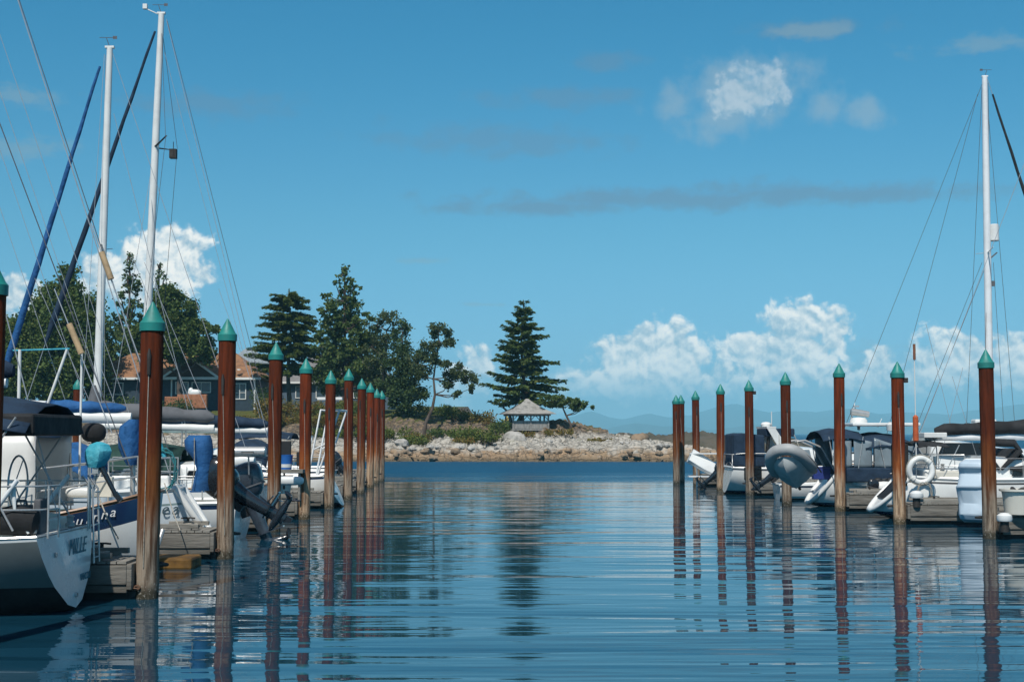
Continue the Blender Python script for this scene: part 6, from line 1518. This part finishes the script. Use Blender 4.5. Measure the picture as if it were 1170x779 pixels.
def hanging_dinghy():
    d = 49.9; c = at(903, 531, d); root = thing('inflatable_dinghy', 'pale grey inflatable dinghy hung tilted on davits, hull towards the channel', 'dinghy', c, 0)
    b_ = Vector((-.42, -.72, .42)).normalized(); u_ = Vector((.12, .5, .85)); u_ = (u_ - b_ * u_.dot(b_)).normalized(); v_ = u_.cross(b_)
    M = Matrix((b_, v_, u_)).transposed().to_4x4()
    L, B = .84, .66; t = MB(); pts = []
    for k in range(33):
        a = math.pi * (k / 32); x_ = -L * .85 + (1.9 * L) * math.sin(a) ** .62; y_ = B * math.copysign(abs(math.cos(a)) ** .75, math.cos(a)); pts.append((x_, y_, .14 * max(0, (x_ / L)) ** 2))
    t.tube([M @ Vector(p) for p in pts], [.10] + [.21] * 31 + [.10], 14); t.build('buoyancy_tube', RUBG, root, smooth=60)
    s_ = MB(); s_.tube([M @ (Vector(p) * 1.0 + Vector((p[0] * .16, p[1] * .30, 0))) for p in pts], .028, 6); s_.build('rubbing_strake', RUBD, root, smooth=60)
    h = MB(); secs = []
    for k in range(9):
        q = k / 8; x_ = -L * .82 + 1.75 * L * q; hw = B * 1.02 * (1 - max(0, (q - .55) / .45) ** 2.4); dp = .50 * (1 - .45 * q ** 3)
        secs.append([M @ Vector((x_, hw, -.05)), M @ Vector((x_, hw * .55, -.05 - dp * .6)), M @ Vector((x_, 0, -.10 - dp)), M @ Vector((x_, -hw * .55, -.05 - dp * .6)), M @ Vector((x_, -hw, -.05))])
    h.loft(secs, cap0=True, cap1=True); h.build('bottom', mat('pale_grey_grp', (.42, .45, .45), .5), root, smooth=30)
    e_ = MB(); e_.box((0, 0, 0), (.05, B * 1.7, .36)); e_.xf(M @ Matrix.Translation((-L * .8, 0, -.02))); e_.build('transom_board', RUBG, root)
    for y in (-.45, .45):
        q = MB(); q.tube([M @ Vector((-.2, y, .2)), Vector((y * .6, .6, 1.05))], .012, 5); q.build('lifting_line', ROPE, root, smooth=60)
    q = MB(); q.tube([M @ Vector((-.4, .05, -.42)), M @ Vector((-.95, .05, -.5))], [.035, .05], 8); q.build('skeg', BLK, root, smooth=50)
hanging_dinghy()
bx = MB(); bx.box((0, 0, 0), (.6, .4, .4)); bx.box((0, 0, .22), (.64, .44, .06))
p_ = at(938, 541, 51.0); o_ = bx.build('crate', mat('deep_blue_plastic', (.02, .04, .22), .5), bevel=.03, loc=p_); tag(o_, 'deep blue storage box beside the hanging grey inflatable', 'box')

def skiff_engine_boat():
    d = 56.6; r = R_root('skiff', 'low white skiff with a black outboard tilted towards the channel', 'skiff', 585 + 10.55 * FPX / d, d)
    L = 4.6; fn = hull_fns(L, 1.8, .6, .9, .9, -.05, .6, dr=.2, tdr=.15)
    hull(r, fn, [GEL, NAVYP, GEL, BOTTOM], std_bands(.05)); toerail(r, fn, GEL, .05)
    q = MB(); q.box((1.2, 0, .35), (.3, 1.5, .05)); q.box((2.6, 0, .4), (.3, 1.4, .05)); q.box((1.9, 0, .1), (3.0, 1.2, .05)); q.build('thwart', GEL, r)
    outboard(r, (0, 0, .82), R(50), .98, OBBLK)
    q = MB(); q.tube([(.3, .35, 1.0), (.4, .3, 1.4), (.6, .1, 1.5)], .05, 6); q.build('tiller', BLK, r, smooth=50)
skiff_engine_boat()
def navy_back_boat():
    d = 62; r = R_root('motorboat', 'small white motorboat with a tall navy canvas back and slanted radar arch', 'motorboat', 827, d)
    L = 7.6; fn = hull_fns(L, 2.8, 1.15, 1.6, .82, .2, .9, dr=.35, tdr=-.05)
    hull(r, fn, [GEL, NAVYP, NAVYP, BOTTOM], std_bands(.05), full=2.2); deck(r, fn, GEL, camber=.25); toerail(r, fn, GEL, .06)
    q = MB(); a = lp(r, 845, 540); q.box((a.x + .35, -1.36, a.z), (.75, .06, .55)); q.build('side_window', DGLASS, r, bevel=.05)
    zt = at(850, 495, d).z; xa, xb = lp(r, 833, 500).x, lp(r, 868, 500).x
    b = MB(); b.prism([(xa, 1.2), (xb, 1.2), (xb, zt - .08), (xa + .35, zt + .02), (xa, zt - .04)], 'y', -1.25, 1.25); b.build('canvas_back', NAVY, r, bevel=.06)
    ar = MB()
    for sy in (-1, 1): ar.prism([(xb + .1, zt + .22), (xb + .45, zt + .22), (xb + 1.15, zt - .9), (xb + .75, zt - .9)], 'y', sy * 1.25 - .05, sy * 1.25 + .05)
    ar.box((xb + .28, 0, zt + .25), (.4, 2.6, .08)); ar.build('radar_arch', GEL, r)
    q = MB(); q.lathe([(.22, 0), (.24, .10), (.16, .18), (.02, .2)], 14, c=(xb + .28, 0, zt + .30)); q.build('radar_dome', WHITE, r, smooth=40)
    cabin(r, xb + .6, 6.6, 1.15, .8, 1.2, .85, .5, GEL, slope1=1.2); side_window(r, xb + .9, xb + 2.0, 1.12, 1.55, .36, CLEARV)
    b = MB(); b.box(((lp(r, 872, 500).x + lp(r, 900, 500).x) / 2, 0, at(885, 494, d).z), (lp(r, 905, 500).x - lp(r, 872, 500).x, 2.2, .35)); b.build('canvas_top', NAVY, r, bevel=.06)
    q = MB(); c_ = lp(r, 882, 512); q.tube([c_, Vector((c_.x, 0, at(882, 470, d).z))], .02, 6); q.build('aerial', WHITE, r, smooth=60)
    q = MB(); c_ = lp(r, 872, 502); q.tube([c_ + Vector((0, -.9, -.6)), c_ + Vector((.1, -.9, .3))], .08, 8); q.build('rod_rack', BLK, r, smooth=50)
    rail(r, [[(.2, -1.2, 1.7), (.6, -1.3, 1.75), (2.4, -1.38, 1.75)], [(.2, 1.2, 1.7), (.6, 1.3, 1.75), (2.4, 1.38, 1.75)], [(.2, -1.2, 1.1), (.2, -1.2, 1.7), (.2, 1.2, 1.7), (.2, 1.2, 1.1)]], .02)
    return r
navy_back_boat()
def skiff_tipped():
    d = 69; c = at(811, 532, d); r = thing('skiff', 'small white skiff stored tipped on its side on a rack', 'skiff', c, 0); b = MB(); secs = []
    for k in range(13):
        q = k / 12; hw = .46 * (1 - max(0, (q - .3) / .7) ** 2.2) + .01; dp = .40 * (1 - .5 * q ** 2)
        secs.append([Vector(((q - .5) * 2.1, hw * math.cos(a), -dp * math.sin(a) ** .8 if math.sin(a) > 0 else 0.06 * -math.sin(a))) for a in [2 * math.pi * j / 16 for j in range(16)]])
    b.loft(secs, closed=True, cap0=True, cap1=True); b.xf(Matrix.Rotation(R(32), 4, 'Y') @ Matrix.Rotation(R(40), 4, 'X')); b.build('hull', GEL, r, smooth=40)
    k_ = MB(); k_.box((-.1, 0, at(811, 544, d).z - c.z), (1.9, .6, .06)); k_.box((-.25, .1, at(811, 518, d).z - c.z), (1.4, .3, .05)); k_.tube([(-.6, .2, -1.1), (-.6, .2, .5)], .04, 6); k_.tube([(.5, .2, -1.1), (.5, .2, -.4)], .04, 6); k_.build('rack', ALU, r)
skiff_tipped()
simple_motorboat(1, 'motorboat', 'low dark motored boat at the far end of the right row', 585 + 9.7 * FPX / 66.5, 66.8, 5.2, B=2.0, fs=.55, ob=48, cab=False, hullc=RUBD)

# ---- upright pale blue dinghy against the near finger
def upright_dinghy():
    d = 39.6; root = thing('rowing_dinghy', 'pale blue hard dinghy stood on end against the dock by the nearest right pile', 'dinghy', at(1113, 596, d)); z0 = root.location.z
    H = at(1113, 525, d).z - z0; b = MB(); secs = []
    prof = [(.00, .36, .16), (.04, .44, .34), (.12, .46, .42), (.24, .46, .38), (.30, .47, .34), (.52, .47, .40), (.56, .46, .47), (.60, .46, .45), (.78, .45, .30), (.82, .45, .34), (.88, .45, .43), (.95, .40, .40), (1.0, .28, .2)]
    for f, w_, dp in prof:
        row = []
        for k in range(13):
            a = math.pi * k / 12; row.append((w_ * math.copysign(abs(math.cos(a)) ** .55, math.cos(a)) + (-.05 if .3 < f < .6 else 0), .25 - dp * math.sin(a) ** .6, f * H))
        secs.append(row)
    b.loft(secs, cap0=True, cap1=True); b.f.append([k for j in (0,) for k in range(0)]) if False else None
    b.xf(Matrix.Rotation(R(-38), 4, 'Z')); b.build('hull', PALEBLUE, root, smooth=28, bevel=.03)
    g = MB(); pts = [(s_[0][0] * 1.02, .26, s_[0][2]) for s_ in secs] + [(s_[-1][0] * 1.02, .26, s_[-1][2]) for s_ in secs[::-1]]
    g.tube(pts + [pts[0]], .035, 8); g.xf(Matrix.Rotation(R(-38), 4, 'Z')); g.build('gunwale', GEL, root, smooth=60)
    q = MB()
    for z in (.12, .2): q.tube([(.28, -.14, z), (.29, -.19, z)], .02, 8)
    q.tube([(.28, -.14, .12), (.285, -.15, .2)], .01, 5); q.build('drain_plug', STEEL, root)
upright_dinghy()
tb = thing('tub', 'white plastic tub on the nearest right hand dock', 'tub', at(1166, 586, 35.4)); tb.location.z = .61
q = MB(); q.lathe([(.38, 0), (.42, .45), (.44, .55), (.50, .57), (.50, .62), (.43, .62), (.40, .5), (.35, .06)], 22); q.build('tub_wall', CREAM, tb, smooth=40)
q = MB(); q.tube([(.2 * math.cos(a), .2 * math.sin(a) - .05, .58 + .05 * math.sin(3 * a)) for a in [2 * math.pi * k / 40 * 3 for k in range(41)]], .05, 8); q.build('chain_heap', IRON, tb, smooth=50)
for (px, py, d, w_, lb) in ((1047, 562, 40.9, .20, 'white mushroom shaped bollard on the dock below the life ring'), (1148, 608, 35.0, .19, 'low white capped bollard at the nearest right dock end')):
    bo = thing('bollard', lb, 'bollard', at(px, py, d)); bo.location.z = .60 if d > 38 else .3
    q = MB(); q.lathe([(w_ * .55, -.1), (w_ * .55, .16)], 14); q.build('post', IRON, bo, smooth=40)
    q = MB(); q.lathe([(w_ * .9, .16), (w_, .2), (w_ * .95, .3), (w_ * .5, .36), (.02, .37)], 16); q.build('cap', GEL, bo, smooth=40)
# power posts, ropes, yellow float
yf = MB(); yf.box((0, 0, 0), (1.0, .9, .24)); o_ = yf.build('float_block', FLOATY, bevel=.05, loc=(at(195, 640, 27.9).x, 27.95, .10)); tag(o_, 'yellow stained float block under the dock end beside the grey sailboat', 'float')
coil('rope_coil', 'beige rope coil on the dock beside the navy striped sailboat', (FL[1].location.x - .75, FL[1].location.y - .15, .62), .30, 6, ROPE)
coil('rope_coil', 'pale rope coil on the dock above the yellow float', (FL[2].location.x - .55, FL[2].location.y - .1, .62), .22, 5, ROPE)
for i, lb in ((1, 'rusty chain from the dock end to the nearest whole left pile'), (2, 'rusty chain sagging by the pile beside the yellow float')):
    f = FL[i].location; p = PL[i].location; b = MB(); a = Vector((f.x - .05, f.y - .35, .45)); c = Vector((p.x - .1, p.y - .2, .2)); n = 9
    for k in range(n):
        u = (k + .5) / n; q = a.lerp(c, u) - Vector((0, 0, .25 * 4 * u * (1 - u) * .5)); 
        b.tube([q + Vector((.045 * math.cos(t), .03 * math.sin(t) * (k % 2), .03 * math.sin(t) * (1 - k % 2))) for t in [2 * math.pi * j / 10 for j in range(11)]], .012, 5)
    b.box((a + c) / 2 - Vector((0, 0, .12)), (.02, .02, .02)); o_ = b.build('chain', CHAIN, smooth=60); tag(o_, lb, 'chain')
for (px0, py0, px1, py1, d0, d1, r_, lb) in ((110, 560, 135, 615, 24, 23, .013, 'white mooring line down to the dock beside the navy striped sailboat'), (188, 552, 206, 606, 29.4, 28.2, .012, 'thin mooring line from the grey sailboat to its dock'),
                                             (172, 640, 186, 605, 28.0, 28.4, .05, 'steel gangway rail leaning at the dock above the yellow float')):
    b = MB(); a, c = at(px0, py0, d0), at(px1, py1, d1); b.tube([a, a.lerp(c, .5) - Vector((0, 0, .06)), c], r_, 7)
    o_ = b.build('mooring_line' if r_ < .04 else 'gangway_rail', ROPE if r_ < .04 else STEEL, smooth=60); tag(o_, lb, 'mooring line' if r_ < .04 else 'rail')
for i, lb in ((3, 'white power pedestal on the dock behind the big tilted outboard'), (5, 'white power pedestal on the dock before the arch workboat'), (6, 'white power pedestal on the dock past the arch workboat')):
    f = FL[i].location; pp = thing('power_pedestal', lb, 'power pedestal', (f.x - 8.2, f.y, .6)); q = MB(); q.box((0, 0, .5), (.22, .22, 1.0)); q.build('post', GEL, pp, bevel=.03); q = MB(); q.lathe([(.1, 1.0), (.13, 1.05), (.12, 1.2), (.02, 1.25)], 12); q.build('lamp_head', CLEARV, pp, smooth=40)

# small gear that crowds the cockpits
def gear(kind, px, py, d, lab, m, s=1.0):
    b = MB()
    if kind == 'jerry can': b.box((0, 0, 0), (.30 * s, .18 * s, .38 * s)); b.tube([(-.1 * s, 0, .18 * s), (-.08 * s, 0, .26 * s), (.06 * s, 0, .26 * s), (.08 * s, 0, .18 * s)], .02, 6)
    elif kind == 'cushion': b.ell((0, 0, 0), (.42 * s, .22 * s, .13 * s), e=.6)
    elif kind == 'horseshoe buoy': b.tube([(.24 * s * math.cos(a), 0, .30 * s * math.sin(a)) for a in [math.radians(-60 + 300 * k / 20 + 0) for k in range(21)]], .075 * s, 10)
    elif kind == 'bag': b.tube([(-.3 * s, 0, 0), (-.26 * s, 0, .02), (0, 0, .05), (.26 * s, 0, .01), (.3 * s, 0, 0)], [.05 * s, .17 * s, .2 * s, .16 * s, .04 * s], 12)
    elif kind == 'hood': b.ell((0, 0, 0), (.30 * s, .24 * s, .24 * s), e=.8); b.tube([(0, 0, -.2 * s), (.05 * s, 0, -.7 * s)], .06 * s, 8)
    o = b.build(kind.replace(' ', '_'), m, smooth=50, bevel=.02 if kind == 'jerry can' else 0, loc=at(px, py, d)); tag(o, lab, kind if kind != 'hood' else 'motor cover'); return o
gear('hood', 107, 494, 25.4, 'rounded black motor hood above the turquoise hood', BLACKC, .72)
gear('cushion', 95, 562, 24.6, 'white cushion on the navy striped sailboat beside the turquoise hood', GEL, .7)
gear('jerry can', 120, 556, 24.6, 'cream jerry can on the deck above the white script lettering', CREAM, .9)
gear('jerry can', 25, 590, 20.8, 'grey box can on the side deck of the nearest sailboat', GREYC, .9)
gear('bag', 18, 598, 20.2, 'dark covered bundle lying on the nearest boat at the left edge', BLACKC, 1.1)
gear('bag', 279, 528, 37.0, 'white bundle behind the steel barbecue', GEL, 1.0)
gear('cushion', 330, 549, 40.0, 'white cushion beyond the third whole left pile', GEL, 1.0)
gear('jerry can', 378, 532, 50.2, 'red fuel can under the white arch', RED, 1.0)
gear('bag', 1086, 548, 43.4, 'cream bag in the cockpit behind the pale blue dinghy', CREAM, 1.0)
gear('jerry can', 1030, 548, 43.5, 'black box beside the life ring', BLK, 1.0)
gear('cushion', 990, 551, 50.0, 'white cushion on the navy topped cruiser beside the orange pile', GEL, 1.2)
